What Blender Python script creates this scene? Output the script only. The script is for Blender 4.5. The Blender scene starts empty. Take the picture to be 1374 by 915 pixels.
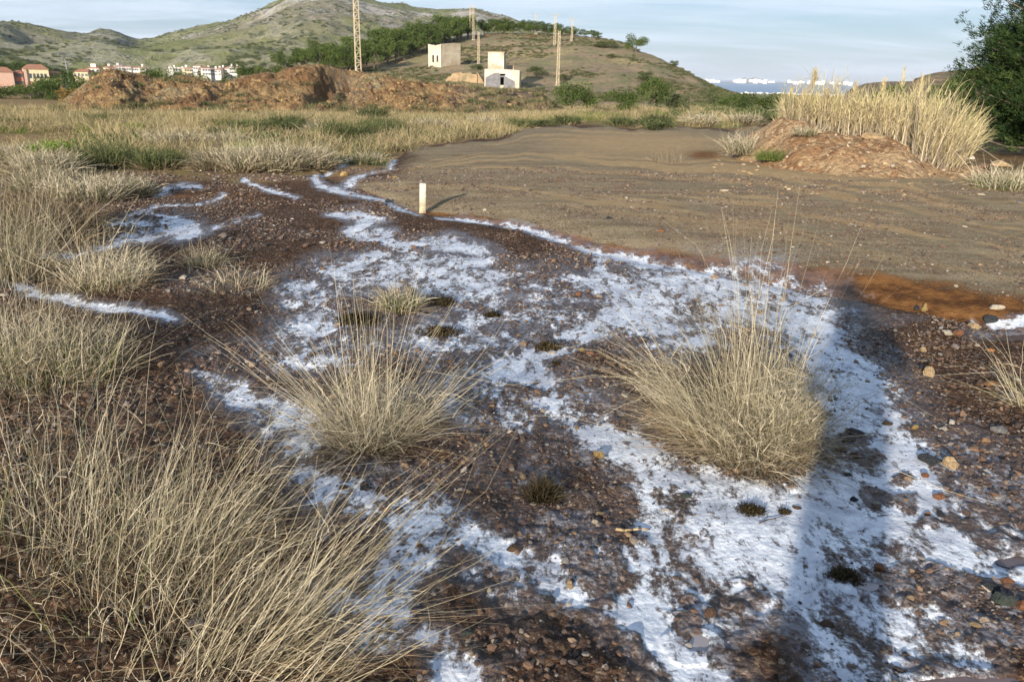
import bpy, bmesh, math, random
import numpy as np
from mathutils import Vector, Matrix

R_ = math.radians
scene = bpy.context.scene
COL = scene.collection
random.seed(7)
rng = np.random.default_rng(11)

# ------------------------------------------------------------------ camera
CAMH, PITCH, ROLL, FPX = 1.62, R_(18.44), R_(1.2), 1069.0
vF = np.array([0, math.cos(PITCH), -math.sin(PITCH)])
vU0 = np.array([0, math.sin(PITCH), math.cos(PITCH)])
vR0 = np.array([1.0, 0, 0])
vR = vR0 * math.cos(ROLL) + vU0 * math.sin(ROLL)
vU = vU0 * math.cos(ROLL) - vR0 * math.sin(ROLL)
cam = bpy.data.cameras.new("camera")
cam_ob = bpy.data.objects.new("camera", cam)
COL.objects.link(cam_ob)
m3 = Matrix(((vR[0], vU[0], -vF[0]), (vR[1], vU[1], -vF[1]), (vR[2], vU[2], -vF[2])))
cam_ob.matrix_world = Matrix.Translation((0, 0, CAMH)) @ m3.to_4x4()
cam.sensor_width = 36
cam.lens = FPX / 1374 * 36
cam.clip_start = 0.02
cam.clip_end = 90000
cam.dof.use_dof = True
cam.dof.focus_distance = 4.6
cam.dof.aperture_fstop = 8.0
scene.camera = cam_ob

# ------------------------------------------------------------------ world and sun
SUN_AZ, SUN_EL = 23.7, 13.2          # shadows fall 24 degrees right of the view axis
world = bpy.data.worlds.new("World")
scene.world = world
world.use_nodes = True
wt = world.node_tree
for n in list(wt.nodes):
    wt.nodes.remove(n)


class NT:
    """small helper for writing node trees"""
    def __init__(s, nt):
        s.nt = nt

    def n(s, typ, props=None, out=0, **inp):
        nd = s.nt.nodes.new(typ)
        for k, v in (props or {}).items():
            setattr(nd, k, v)
        for k, v in inp.items():
            key = int(k[1:]) if k[0] == 'i' and k[1:].isdigit() else k.replace('_', ' ')
            sock = nd.inputs[key]
            if isinstance(v, bpy.types.NodeSocket):
                s.nt.links.new(v, sock)
            else:
                sock.default_value = v
        nd_out = nd.outputs[out] if len(nd.outputs) else nd
        return nd_out

    def link(s, a, b):
        s.nt.links.new(a, b)

    def math(s, op, a, b=0.0, c=0.0, clamp=False):
        return s.n('ShaderNodeMath', {'operation': op, 'use_clamp': clamp}, i0=a, i1=b, i2=c)

    def mix(s, fac, a, b, blend='MIX'):
        nd = s.nt.nodes.new('ShaderNodeMix')
        nd.data_type = 'RGBA'
        nd.blend_type = blend
        for sock, v in ((nd.inputs[0], fac), (nd.inputs[6], a), (nd.inputs[7], b)):
            if isinstance(v, bpy.types.NodeSocket):
                s.nt.links.new(v, sock)
            else:
                sock.default_value = (*v, 1) if isinstance(v, tuple) and len(v) == 3 else v
        return nd.outputs[2]

    def mapr(s, v, a, b, c=0.0, d=1.0, smooth=True):
        return s.n('ShaderNodeMapRange', {'interpolation_type': 'SMOOTHSTEP' if smooth else 'LINEAR'},
                   i0=v, i1=a, i2=b, i3=c, i4=d)

    def ramp(s, fac, stops, interp='LINEAR'):
        nd = s.nt.nodes.new('ShaderNodeValToRGB')
        cr = nd.color_ramp
        cr.interpolation = interp
        while len(cr.elements) < len(stops):
            cr.elements.new(0.5)
        for e, (p, c) in zip(cr.elements, stops):
            e.position = p
            e.color = (*c, 1) if len(c) == 3 else c
        s.link(fac, nd.inputs[0])
        return nd.outputs[0]

    def noise(s, vec, scale, detail=4, rough=0.55, dist=0.0, out=0):
        return s.n('ShaderNodeTexNoise', None, out, Vector=vec, Scale=scale, Detail=detail, Roughness=rough, Distortion=dist)

    def voro(s, vec, scale, out=0, feature='F1'):
        return s.n('ShaderNodeTexVoronoi', {'feature': feature}, out, Vector=vec, Scale=scale)


w = NT(wt)
sky = w.n('ShaderNodeTexSky', {'sky_type': 'NISHITA', 'sun_disc': False, 'sun_elevation': R_(SUN_EL),
                               'sun_rotation': R_(180 + SUN_AZ), 'air_density': 1.0, 'dust_density': 0.5, 'ozone_density': 3.0, 'altitude': 60})
wco = w.n('ShaderNodeTexCoord', None, 0)
sepw = wt.nodes.new('ShaderNodeSeparateXYZ')
w.link(wco, sepw.inputs[0])
# thin cirrus on a flat layer overhead: direction divided by its height
hz = w.math('ADD', w.math('MAXIMUM', sepw.outputs[2], 0.0), 0.10)
cx = w.math('DIVIDE', sepw.outputs[0], hz)
cy = w.math('DIVIDE', sepw.outputs[1], hz)
cv = w.n('ShaderNodeCombineXYZ', None, 0, X=w.math('MULTIPLY', cx, 0.45), Y=cy, Z=0.0)
c1 = w.noise(cv, 0.55, 7, 0.62, 0.5)
c2 = w.noise(cv, 1.7, 6, 0.6, 0.2)
cl = w.mapr(w.math('ADD', w.math('MULTIPLY', c1, 0.75), w.math('MULTIPLY', c2, 0.25)), 0.40, 0.62)
low = w.mapr(sepw.outputs[2], 0.0, 0.35, 1.0, 0.55)
cfac = w.math('MULTIPLY', w.math('MULTIPLY', cl, low), 0.72)
skyc = w.mix(0.5, sky, (3.7, 5.1, 7.5))
skyc = w.mix(cfac, skyc, (7.3, 8.2, 9.5))
bg = w.n('ShaderNodeBackground', None, 0, Color=skyc, Strength=0.068)
wo = wt.nodes.new('ShaderNodeOutputWorld')
w.link(bg, wo.inputs[0])

sun = bpy.data.lights.new("sun", 'SUN')
sun.energy = 5.0
sun.angle = R_(1.0)
sun.color = (1.0, 0.90, 0.76)
sun_ob = bpy.data.objects.new("sun", sun)
COL.objects.link(sun_ob)
sd = Vector((math.sin(R_(SUN_AZ)) * math.cos(R_(SUN_EL)), math.cos(R_(SUN_AZ)) * math.cos(R_(SUN_EL)), -math.sin(R_(SUN_EL))))
sun_ob.rotation_euler = sd.to_track_quat('-Z', 'Y').to_euler()
sun_ob.location = (-20, -50, 60)

scene.view_settings.view_transform = 'Standard'
scene.view_settings.look = 'None'
scene.view_settings.exposure = 0.85
scene.view_settings.gamma = 1.0
scene.view_settings.use_curve_mapping = False
scene.render.engine = 'CYCLES'
scene.cycles.max_bounces = 6
scene.cycles.diffuse_bounces = 3
scene.cycles.transparent_max_bounces = 8
scene.cycles.volume_bounces = 0
scene.cycles.use_denoising = True

# ------------------------------------------------------------------ numpy helpers
def hsh(ix, iy, seed):
    h = (ix.astype(np.int64) * 374761393 + iy.astype(np.int64) * 668265263 + seed * 974711) & 0xFFFFFFFF
    h = ((h ^ (h >> 13)) * 1274126177) & 0xFFFFFFFF
    h = h ^ (h >> 16)
    return (h & 0xFFFFFF) / float(0xFFFFFF)


def vn(x, y, seed=0):
    ix = np.floor(x); iy = np.floor(y)
    fx = x - ix; fy = y - iy
    fx = fx * fx * fx * (fx * (fx * 6 - 15) + 10); fy = fy * fy * fy * (fy * (fy * 6 - 15) + 10)
    a = hsh(ix, iy, seed); b = hsh(ix + 1, iy, seed); c = hsh(ix, iy + 1, seed); d = hsh(ix + 1, iy + 1, seed)
    return (a * (1 - fx) + b * fx) * (1 - fy) + (c * (1 - fx) + d * fx) * fy - 0.5


def fbm(x, y, sc, octv=4, seed=0, gain=0.5):
    s = 0; a = 1.0; f = 1.0 / sc
    for o in range(octv):
        s = s + a * vn(x * f + 17.3 * o, y * f - 9.1 * o, seed + o)
        a *= gain; f *= 2.03
    return s


def ridged(x, y, sc, octv=4, seed=0):
    s = 0; a = 1.0; f = 1.0 / sc
    for o in range(octv):
        s = s + a * (0.5 - np.abs(vn(x * f + 5.3 * o, y * f - 3.1 * o, seed + o)) * 2)
        a *= 0.5; f *= 2.1
    return s


def sm(a, b, x):
    t = np.clip((x - a) / (b - a), 0, 1)
    return t * t * (3 - 2 * t)


def ray(px, py):
    d = vF + vR * (px - 687) / FPX + vU * (457.5 - py) / FPX
    return d / np.linalg.norm(d)


def az_el(px, py):
    d = ray(px, py)
    return math.atan2(d[0], d[1]), math.atan2(d[2], math.hypot(d[0], d[1]))


def project(x, y, z):
    dz = z - CAMH
    f = x * vF[0] + y * vF[1] + dz * vF[2]
    f = np.where(f > 0.05, f, 0.05)
    return (687 + FPX * (x * vR[0] + y * vR[1] + dz * vR[2]) / f,
            457.5 - FPX * (x * vU[0] + y * vU[1] + dz * vU[2]) / f)


def hit(px, py, zf, r0=0.8, r1=4000):
    """the point where the sight line through a photo pixel meets a terrain surface"""
    d = ray(px, py)
    h = math.hypot(d[0], d[1])
    rr = np.geomspace(r0, r1, 4000)
    x = d[0] / h * rr; y = d[1] / h * rr
    z = CAMH + d[2] / h * rr
    gz = zf(x, y)
    k = np.nonzero(z <= gz)[0]
    k = k[0] if len(k) else len(rr) - 1
    return Vector((float(x[k]), float(y[k]), float(gz[k])))


def mesh_np(name, V, Fc, mat=None, smooth=False, attrs=None, parent=None, link=True):
    me = bpy.data.meshes.new(name)
    V = np.asarray(V, dtype=np.float32); Fc = np.asarray(Fc, dtype=np.int32)
    n, k = Fc.shape
    me.vertices.add(len(V)); me.vertices.foreach_set('co', V.ravel())
    me.loops.add(n * k); me.loops.foreach_set('vertex_index', Fc.ravel())
    me.polygons.add(n); me.polygons.foreach_set('loop_start', np.arange(0, n * k, k, dtype=np.int32))
    me.polygons.foreach_set('loop_total', np.full(n, k, dtype=np.int32))
    if smooth:
        me.polygons.foreach_set('use_smooth', np.ones(n, dtype=bool))
    for an, (typ, dat) in (attrs or {}).items():
        at = me.attributes.new(an, typ, 'POINT')
        at.data.foreach_set('color' if typ == 'FLOAT_COLOR' else 'value', np.asarray(dat, dtype=np.float32).ravel())
    me.update(calc_edges=True)
    if mat:
        me.materials.append(mat)
    if not link:
        return me
    o = bpy.data.objects.new(name, me)
    COL.objects.link(o)
    if parent:
        o.parent = parent
    return o


def grid_faces(nr, nc, wrap=False):
    i = np.arange(nr - 1)[:, None]; j = np.arange(nc if wrap else nc - 1)[None, :]
    j2 = (j + 1) % nc
    a = i * nc + j; b = i * nc + j2; c = (i + 1) * nc + j2; d = (i + 1) * nc + j
    return np.stack([a, d, c, b], -1).reshape(-1, 4)


def struct(o, kind='structure'):
    o['kind'] = kind
    return o


def tag(o, label, cat, group=None):
    o['label'] = label; o['category'] = cat
    if group:
        o['group'] = group
    return o


def empty(name, loc, label=None, cat=None, group=None, rz=0):
    o = bpy.data.objects.new(name, None)
    COL.objects.link(o)
    o.location = loc; o.rotation_euler = (0, 0, rz)
    o.empty_display_size = 0.1
    if label:
        tag(o, label, cat, group)
    return o


def part(name, me, parent, loc=(0, 0, 0), rot=(0, 0, 0), scl=(1, 1, 1)):
    o = bpy.data.objects.new(name, me)
    COL.objects.link(o)
    o.parent = parent
    o.location = loc; o.rotation_euler = rot; o.scale = scl
    return o


def copy_tree(o, parent=None):
    c = o.copy(); COL.objects.link(c)
    if parent:
        c.parent = parent
    for ch in list(o.children):
        copy_tree(ch, c)
    return c


class MB:
    """collects boxes, bars and prisms into one mesh"""
    def __init__(s):
        s.v = []; s.f = []

    def box(s, x0, x1, y0, y1, z0, z1):
        b = len(s.v)
        s.v += [(x0, y0, z0), (x1, y0, z0), (x1, y1, z0), (x0, y1, z0), (x0, y0, z1), (x1, y0, z1), (x1, y1, z1), (x0, y1, z1)]
        s.f += [(b, b + 3, b + 2, b + 1), (b + 4, b + 5, b + 6, b + 7), (b, b + 1, b + 5, b + 4), (b + 1, b + 2, b + 6, b + 5), (b + 2, b + 3, b + 7, b + 6), (b + 3, b, b + 4, b + 7)]
        return s

    def bar(s, p, q, t, t2=None, sides=4):
        p = Vector(p); q = Vector(q); t2 = t if t2 is None else t2
        d = (q - p).normalized()
        u = d.cross(Vector((0, 0, 1)) if abs(d.z) < 0.9 else Vector((1, 0, 0))).normalized()
        vv = d.cross(u)
        b = len(s.v)
        for c, r in ((p, t), (q, t2)):
            for k in range(sides):
                a = 2 * math.pi * (k + 0.5) / sides
                s.v.append(tuple(c + u * math.cos(a) * r + vv * math.sin(a) * r))
        for k in range(sides):
            k2 = (k + 1) % sides
            s.f.append((b + k, b + k2, b + sides + k2, b + sides + k))
        s.f.append(tuple(b + k for k in reversed(range(sides))))
        s.f.append(tuple(b + sides + k for k in range(sides)))
        return s

    def poly(s, vs, fs):
        b = len(s.v)
        s.v += [tuple(x) for x in vs]
        s.f += [tuple(b + i for i in f) for f in fs]
        return s

    def mesh(s, name, mat, smooth=False):
        me = bpy.data.meshes.new(name)
        me.from_pydata(s.v, [], s.f)
        me.materials.append(mat)
        if smooth:
            for p in me.polygons:
                p.use_smooth = True
        me.update()
        return me

    def obj(s, name, mat, parent=None, smooth=False):
        o = bpy.data.objects.new(name, s.mesh(name, mat, smooth))
        COL.objects.link(o)
        if parent:
            o.parent = parent
        return o


# ------------------------------------------------------------------ materials
def newmat(name):
    m = bpy.data.materials.new(name)
    m.use_nodes = True
    nt = m.node_tree
    for n in list(nt.nodes):
        nt.nodes.remove(n)
    return m, NT(nt)


def finish(m, s, color, rough=0.9, bump=None, bdist=0.02, bstr=1.0, spec=0.3):
    kw = dict(Base_Color=color, Roughness=rough)
    nd = s.nt.nodes.new('ShaderNodeBsdfPrincipled')
    for k, v in (('Base Color', color), ('Roughness', rough), ('Specular IOR Level', spec)):
        if isinstance(v, bpy.types.NodeSocket):
            s.link(v, nd.inputs[k])
        else:
            nd.inputs[k].default_value = (*v, 1) if isinstance(v, tuple) and len(v) == 3 else v
    if bump is not None:
        s.link(s.n('ShaderNodeBump', None, 0, Height=bump, Distance=bdist, Strength=bstr), nd.inputs['Normal'])
    o = s.nt.nodes.new('ShaderNodeOutputMaterial')
    s.link(nd.outputs[0], o.inputs[0])
    return m


def varmat(name, c1, c2, scale=3.0, rough=0.9, bump=0.02, c3=None, spec=0.3):
    m, s = newmat(name)
    co = s.n('ShaderNodeTexCoord', None, 3)
    n1 = s.noise(co, scale, 6, 0.6)
    f = s.mapr(n1, 0.3, 0.7)
    col = s.mix(f, c1, c2)
    if c3:
        n2 = s.noise(co, scale * 0.35, 4, 0.6)
        col = s.mix(s.mapr(n2, 0.55, 0.68), col, c3)
    return finish(m, s, col, rough, n1, bump, spec=spec)


def foliage(name, stops, trans=0.25, rough=0.8):
    """leaf/stalk material: tone attribute picks the colour; per-object random shifts it"""
    m, s = newmat(name)
    tone = s.n('ShaderNodeAttribute', {'attribute_name': 'tone'}, 2)
    rnd = s.n('ShaderNodeObjectInfo', None, 5)
    t = s.math('ADD', tone, s.math('MULTIPLY', s.math('SUBTRACT', rnd, 0.5), 0.25))
    col = s.ramp(t, stops)
    d = s.n('ShaderNodeBsdfDiffuse', None, 0, Color=col)
    tr = s.n('ShaderNodeBsdfTranslucent', None, 0, Color=col)
    mx = s.n('ShaderNodeMixShader', None, 0, i0=trans, i1=d, i2=tr)
    o = s.nt.nodes.new('ShaderNodeOutputMaterial')
    s.link(mx, o.inputs[0])
    return m


M = {}
M['straw'] = foliage('straw', [(0.0, (0.08, 0.07, 0.045)), (0.25, (0.19, 0.165, 0.105)), (0.55, (0.40, 0.345, 0.23)), (1.0, (0.65, 0.575, 0.43))], 0.2)
M['straw_pale'] = foliage('straw_pale', [(0.0, (0.22, 0.18, 0.12)), (0.4, (0.42, 0.36, 0.25)), (1.0, (0.62, 0.55, 0.41))], 0.2)
M['thatch'] = foliage('thatch', [(0.0, (0.05, 0.037, 0.025)), (0.5, (0.20, 0.15, 0.095)), (1.0, (0.38, 0.30, 0.19))], 0.15)
M['green'] = foliage('green_blade', [(0.0, (0.045, 0.07, 0.02)), (0.5, (0.10, 0.145, 0.04)), (1.0, (0.24, 0.25, 0.08))], 0.3)
M['meadow'] = foliage('meadow', [(0.0, (0.09, 0.095, 0.035)), (0.3, (0.22, 0.19, 0.09)), (0.6, (0.38, 0.30, 0.16)), (1.0, (0.52, 0.42, 0.25))], 0.25)
M['reed'] = foliage('reed_straw', [(0.0, (0.22, 0.18, 0.12)), (0.4, (0.44, 0.36, 0.20)), (0.75, (0.60, 0.51, 0.29)), (1.0, (0.36, 0.37, 0.13))], 0.25)
M['reed_stem'] = foliage('reed_stem', [(0.0, (0.16, 0.13, 0.10)), (0.6, (0.34, 0.28, 0.21)), (1.0, (0.52, 0.45, 0.32))], 0.05)
M['pine_leaf'] = foliage('pine_leaf', [(0.0, (0.014, 0.028, 0.012)), (0.5, (0.034, 0.058, 0.020)), (1.0, (0.085, 0.115, 0.035))], 0.08)
M['far_leaf'] = foliage('far_leaf', [(0.0, (0.035, 0.05, 0.02)), (0.5, (0.075, 0.11, 0.03)), (1.0, (0.15, 0.19, 0.055))], 0.2)
M['shrub_leaf'] = foliage('shrub_leaf', [(0.0, (0.045, 0.055, 0.028)), (0.5, (0.10, 0.12, 0.05)), (1.0, (0.19, 0.20, 0.09))], 0.2)
M['bright_leaf'] = foliage('bright_leaf', [(0.0, (0.08, 0.13, 0.02)), (0.5, (0.16, 0.25, 0.04)), (1.0, (0.28, 0.36, 0.08))], 0.3)
M['rust_leaf'] = foliage('rust_leaf', [(0.0, (0.10, 0.075, 0.02)), (0.5, (0.20, 0.14, 0.04)), (1.0, (0.30, 0.21, 0.06))], 0.2)
M['moss'] = foliage('dark_moss', [(0.0, (0.015, 0.012, 0.008)), (0.5, (0.05, 0.04, 0.022)), (1.0, (0.12, 0.09, 0.05))], 0.1)
M['scrub'] = foliage('scrub_leaf', [(0.0, (0.05, 0.06, 0.03)), (0.5, (0.13, 0.125, 0.065)), (1.0, (0.24, 0.20, 0.12))], 0.15)
M['bark'] = varmat('bark', (0.08, 0.06, 0.045), (0.17, 0.13, 0.10), 8)
M['pylon'] = varmat('pylon_paint', (0.54, 0.46, 0.32), (0.42, 0.34, 0.22), 2.0, 0.7)
M['concrete'] = varmat('concrete', (0.42, 0.38, 0.31), (0.30, 0.26, 0.21), 1.5)
M['insul'] = varmat('grey_steel', (0.35, 0.35, 0.36), (0.25, 0.25, 0.26), 3)
M['dark'] = varmat('dark_opening', (0.012, 0.011, 0.010), (0.025, 0.022, 0.02), 2)
M['glass'] = varmat('window_glass', (0.05, 0.06, 0.07), (0.09, 0.1, 0.11), 1, 0.25, spec=0.5)


def ground_material():
    m, s = newmat('ground')
    co = s.n('ShaderNodeTexCoord', None, 3)
    A = s.n('ShaderNodeAttribute', {'attribute_name': 'ma'}, 0)
    B = s.n('ShaderNodeAttribute', {'attribute_name': 'mb'}, 0)
    sa = s.nt.nodes.new('ShaderNodeSeparateColor'); s.link(A, sa.inputs[0])
    sb = s.nt.nodes.new('ShaderNodeSeparateColor'); s.link(B, sb.inputs[0])
    white, wet, road = sa.outputs
    orange, streak, grassy = sb.outputs
    n_big = s.noise(co, 0.7, 5, 0.6)
    n_mid = s.noise(co, 5.0, 6, 0.65)
    n_fine = s.noise(co, 38.0, 6, 0.7)
    n_vf = s.noise(co, 150.0, 4, 0.7)
    cell = s.voro(co, 55.0, 1)
    celld = s.voro(co, 55.0, 0)
    cell2 = s.voro(co, 120.0, 1)
    sc = s.nt.nodes.new('ShaderNodeSeparateColor'); s.link(cell, sc.inputs[0])
    sc2 = s.nt.nodes.new('ShaderNodeSeparateColor'); s.link(cell2, sc2.inputs[0])
    # dark wet reddish soil with small grit of its own colours
    soil = s.mix(s.mapr(n_mid, 0.35, 0.65), (0.026, 0.015, 0.010), (0.085, 0.044, 0.025))
    soil = s.mix(s.mapr(n_big, 0.48, 0.66), soil, (0.068, 0.050, 0.042))
    grit = s.ramp(sc.outputs[0], [(0.0, (0.015, 0.010, 0.008)), (0.35, (0.075, 0.042, 0.026)), (0.6, (0.17, 0.088, 0.045)), (0.8, (0.13, 0.105, 0.09)), (0.93, (0.33, 0.19, 0.095)), (1.0, (0.52, 0.43, 0.32))])
    grit2 = s.ramp(sc2.outputs[1], [(0.0, (0.03, 0.02, 0.016)), (0.5, (0.09, 0.055, 0.04)), (0.8, (0.19, 0.12, 0.075)), (1.0, (0.34, 0.27, 0.2))])
    soil = s.mix(s.math('MULTIPLY', s.mapr(n_fine, 0.40, 0.56), 0.75), soil, grit)
    soil = s.mix(s.math('MULTIPLY', s.mapr(n_vf, 0.45, 0.6), 0.5), soil, grit2)
    # compacted grey-brown gravel of the road
    rd = s.mix(s.mapr(n_fine, 0.3, 0.7), (0.160, 0.122, 0.072), (0.38, 0.295, 0.178))
    rd = s.mix(s.math('MULTIPLY', s.mapr(sc.outputs[1], 0.72, 1.0), 0.6), rd, (0.46, 0.40, 0.29))
    rd = s.mix(s.math('MULTIPLY', s.mapr(s.noise(co, 1.1, 6, 0.7), 0.50, 0.64), 0.55), rd, (0.20, 0.132, 0.075))
    rd = s.mix(s.math('MULTIPLY', s.mapr(n_mid, 0.52, 0.66), 0.45), rd, (0.40, 0.30, 0.18))
    rd = s.mix(s.math('MULTIPLY', s.mapr(sc2.outputs[0], 0.0, 0.35, 1.0, 0.0), 0.5), rd, (0.045, 0.033, 0.024))
    tan = s.mix(s.mapr(n_mid, 0.3, 0.7), (0.38, 0.25, 0.12), (0.50, 0.355, 0.19))
    rill = s.noise(s.n('ShaderNodeMapping', None, 0, i0=co, i2=(0, 0, R_(28)), i3=(0.25, 2.2, 1.0)), 1.6, 7, 0.68, 0.6)
    rd = s.mix(s.math('MULTIPLY', s.mapr(rill, 0.54, 0.62), 0.35), rd, (0.105, 0.072, 0.042))
    rd = s.mix(s.math('MULTIPLY', s.mapr(rill, 0.47, 0.41), 0.35), rd, (0.44, 0.34, 0.21))
    rd = s.mix(streak, rd, tan)
    col = s.mix(s.mapr(s.math('ADD', road, s.math('MULTIPLY', s.math('SUBTRACT', n_mid, 0.5), 0.5)), 0.3, 0.7), soil, rd)
    orc = s.mix(s.mapr(n_mid, 0.35, 0.65), (0.085, 0.038, 0.017), (0.28, 0.13, 0.045))
    of = s.mapr(s.math('ADD', orange, s.math('MULTIPLY', s.math('ADD', s.math('SUBTRACT', n_mid, 0.5), s.math('SUBTRACT', n_fine, 0.5)), 1.1)), 0.35, 0.85)
    col = s.mix(of, col, orc)
    # earth under the dry grass field
    gr = s.mix(s.mapr(n_mid, 0.35, 0.65), (0.19, 0.115, 0.06), (0.38, 0.26, 0.125))
    gr = s.mix(s.math('MULTIPLY', s.mapr(s.noise(co, 0.25, 6, 0.7), 0.45, 0.62), 0.8), gr, (0.17, 0.15, 0.05))
    col = s.mix(s.mapr(s.math('ADD', grassy, s.math('MULTIPLY', s.math('SUBTRACT', n_big, 0.5), 0.5)), 0.3, 0.7), col, gr)
    # wet film darkens and turns the soil purplish grey
    wf = s.mapr(s.math('ADD', wet, s.math('MULTIPLY', s.math('SUBTRACT', n_mid, 0.5), 0.9)), 0.3, 0.8)
    col = s.mix(s.math('MULTIPLY', wf, 0.25), col, s.mix(0.5, col, (0.095, 0.085, 0.098)))
    mp = s.n('ShaderNodeMapping', None, 0, i0=co, i2=(0, 0, R_(-35)), i3=(1.0, 0.42, 1.0))
    nw = s.math('ADD', s.math('MULTIPLY', s.noise(mp, 11.0, 9, 0.74, 0.4), 0.5), s.math('ADD', s.math('MULTIPLY', s.noise(co, 2.6, 4, 0.6), 0.25), s.math('MULTIPLY', n_fine, 0.25)))
    gate = s.math('MINIMUM', s.math('MULTIPLY', white, 6.0), 1.0)
    wv = s.math('ADD', white, s.math('MULTIPLY', s.math('MULTIPLY', s.math('SUBTRACT', nw, 0.513), 5.8), gate))
    wfac = s.mapr(wv, 0.30, 0.66)
    spk = s.mapr(s.noise(mp, 30.0, 4, 0.65), 0.60, 0.70)
    wfac = s.math('MULTIPLY', wfac, s.math('SUBTRACT', 1.0, s.math('MULTIPLY', spk, 0.75)))
    wcol = s.mix(s.mapr(n_fine, 0.3, 0.7), (0.54, 0.57, 0.62), (0.82, 0.84, 0.86))
    wcol = s.mix(s.mapr(s.noise(co, 3.3, 6, 0.7), 0.42, 0.62), wcol, (0.46, 0.48, 0.53))
    # thin dusty film of the same salt around the thicker crust
    film = s.mapr(s.math('ADD', wet, s.math('MULTIPLY', s.math('SUBTRACT', nw, 0.5), 7.0)), 0.75, 1.30)
    film = s.math('MULTIPLY', film, s.mapr(n_fine, 0.38, 0.62, 0.25, 0.62))
    col = s.mix(film, col, (0.32, 0.33, 0.37))
    col = s.mix(wfac, col, wcol)
    rough = s.math('SUBTRACT', 0.88, s.math('MULTIPLY', s.math('MULTIPLY', wf, s.math('SUBTRACT', 1.0, wfac)), 0.5))
    h = s.math('ADD', s.math('MULTIPLY', n_fine, 1.0), s.math('MULTIPLY', celld, -0.5))
    h = s.math('ADD', h, s.math('MULTIPLY', n_vf, 0.35))
    h = s.math('ADD', h, s.math('MULTIPLY', wfac, 0.15))
    h = s.math('MULTIPLY', h, s.math('SUBTRACT', 1.0, s.math('MULTIPLY', wfac, 0.78)))
    return finish(m, s, col, rough, h, 0.022, 0.9, spec=s.math('ADD', 0.03, s.math('MULTIPLY', wf, 0.45)))


def rocky_material(name, ca, cb, cc, sc=1.0, cdark=None, bump=0.3, rockc=None):
    m, s = newmat(name)
    co = s.n('ShaderNodeTexCoord', None, 3)
    n1 = s.noise(co, 0.25 * sc, 7, 0.65)
    n2 = s.noise(co, 1.3 * sc, 7, 0.7)
    n3 = s.noise(co, 6 * sc, 5, 0.7)
    ce = s.voro(co, 3.2 * sc, 1); cd = s.voro(co, 3.2 * sc, 0)
    ss = s.nt.nodes.new('ShaderNodeSeparateColor'); s.link(ce, ss.inputs[0])
    col = s.mix(s.mapr(n1, 0.4, 0.6), ca, cb)
    col = s.mix(s.mapr(n2, 0.5, 0.66), col, cc)
    if rockc:
        col = s.mix(s.math('MULTIPLY', s.mapr(ss.outputs[0], 0.7, 0.9), 0.8), col, rockc)
    if cdark:
        col = s.mix(s.math('MULTIPLY', s.mapr(n3, 0.5, 0.64), 0.7), col, cdark)
    h = s.math('ADD', s.math('MULTIPLY', n2, 1.0), s.math('ADD', s.math('MULTIPLY', cd, -0.35), s.math('MULTIPLY', n3, 0.4)))
    return finish(m, s, col, 0.95, h, bump, 1.0, spec=0.15)


M['ground'] = ground_material()
M['heap'] = rocky_material('spoil', (0.23, 0.135, 0.055), (0.30, 0.185, 0.075), (0.17, 0.085, 0.035), 1.2, (0.09, 0.055, 0.03), 0.5, (0.36, 0.25, 0.12))
M['heap_grey'] = rocky_material('grey_spoil', (0.16, 0.11, 0.07), (0.23, 0.17, 0.11), (0.12, 0.09, 0.07), 1.2, (0.06, 0.045, 0.035), 0.5, (0.27, 0.25, 0.22))
M['mound'] = rocky_material('mound_earth', (0.26, 0.15, 0.075), (0.38, 0.26, 0.145), (0.17, 0.085, 0.042), 3.0, (0.13, 0.075, 0.045), 0.10, (0.42, 0.30, 0.17))


def hill_material():
    m, s = newmat('scrub_hillside')
    co = s.n('ShaderNodeTexCoord', None, 3)
    n0 = s.noise(co, 0.028, 6, 0.6); n1 = s.noise(co, 0.12, 7, 0.7); n2 = s.noise(co, 0.8, 6, 0.75)
    col = s.mix(s.mapr(n1, 0.42, 0.6), (0.30, 0.22, 0.14), (0.21, 0.19, 0.10))
    col = s.mix(s.mapr(n0, 0.52, 0.66), col, (0.34, 0.27, 0.14))
    col = s.mix(s.math('MULTIPLY', s.mapr(n2, 0.50, 0.60), 0.6), col, (0.11, 0.115, 0.055))
    col = s.mix(s.mapr(s.noise(co, 0.045, 6, 0.7), 0.60, 0.68), col, (0.26, 0.12, 0.06))
    return finish(m, s, col, 0.95, n2, 0.5, 1.0, spec=0.1)


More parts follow.
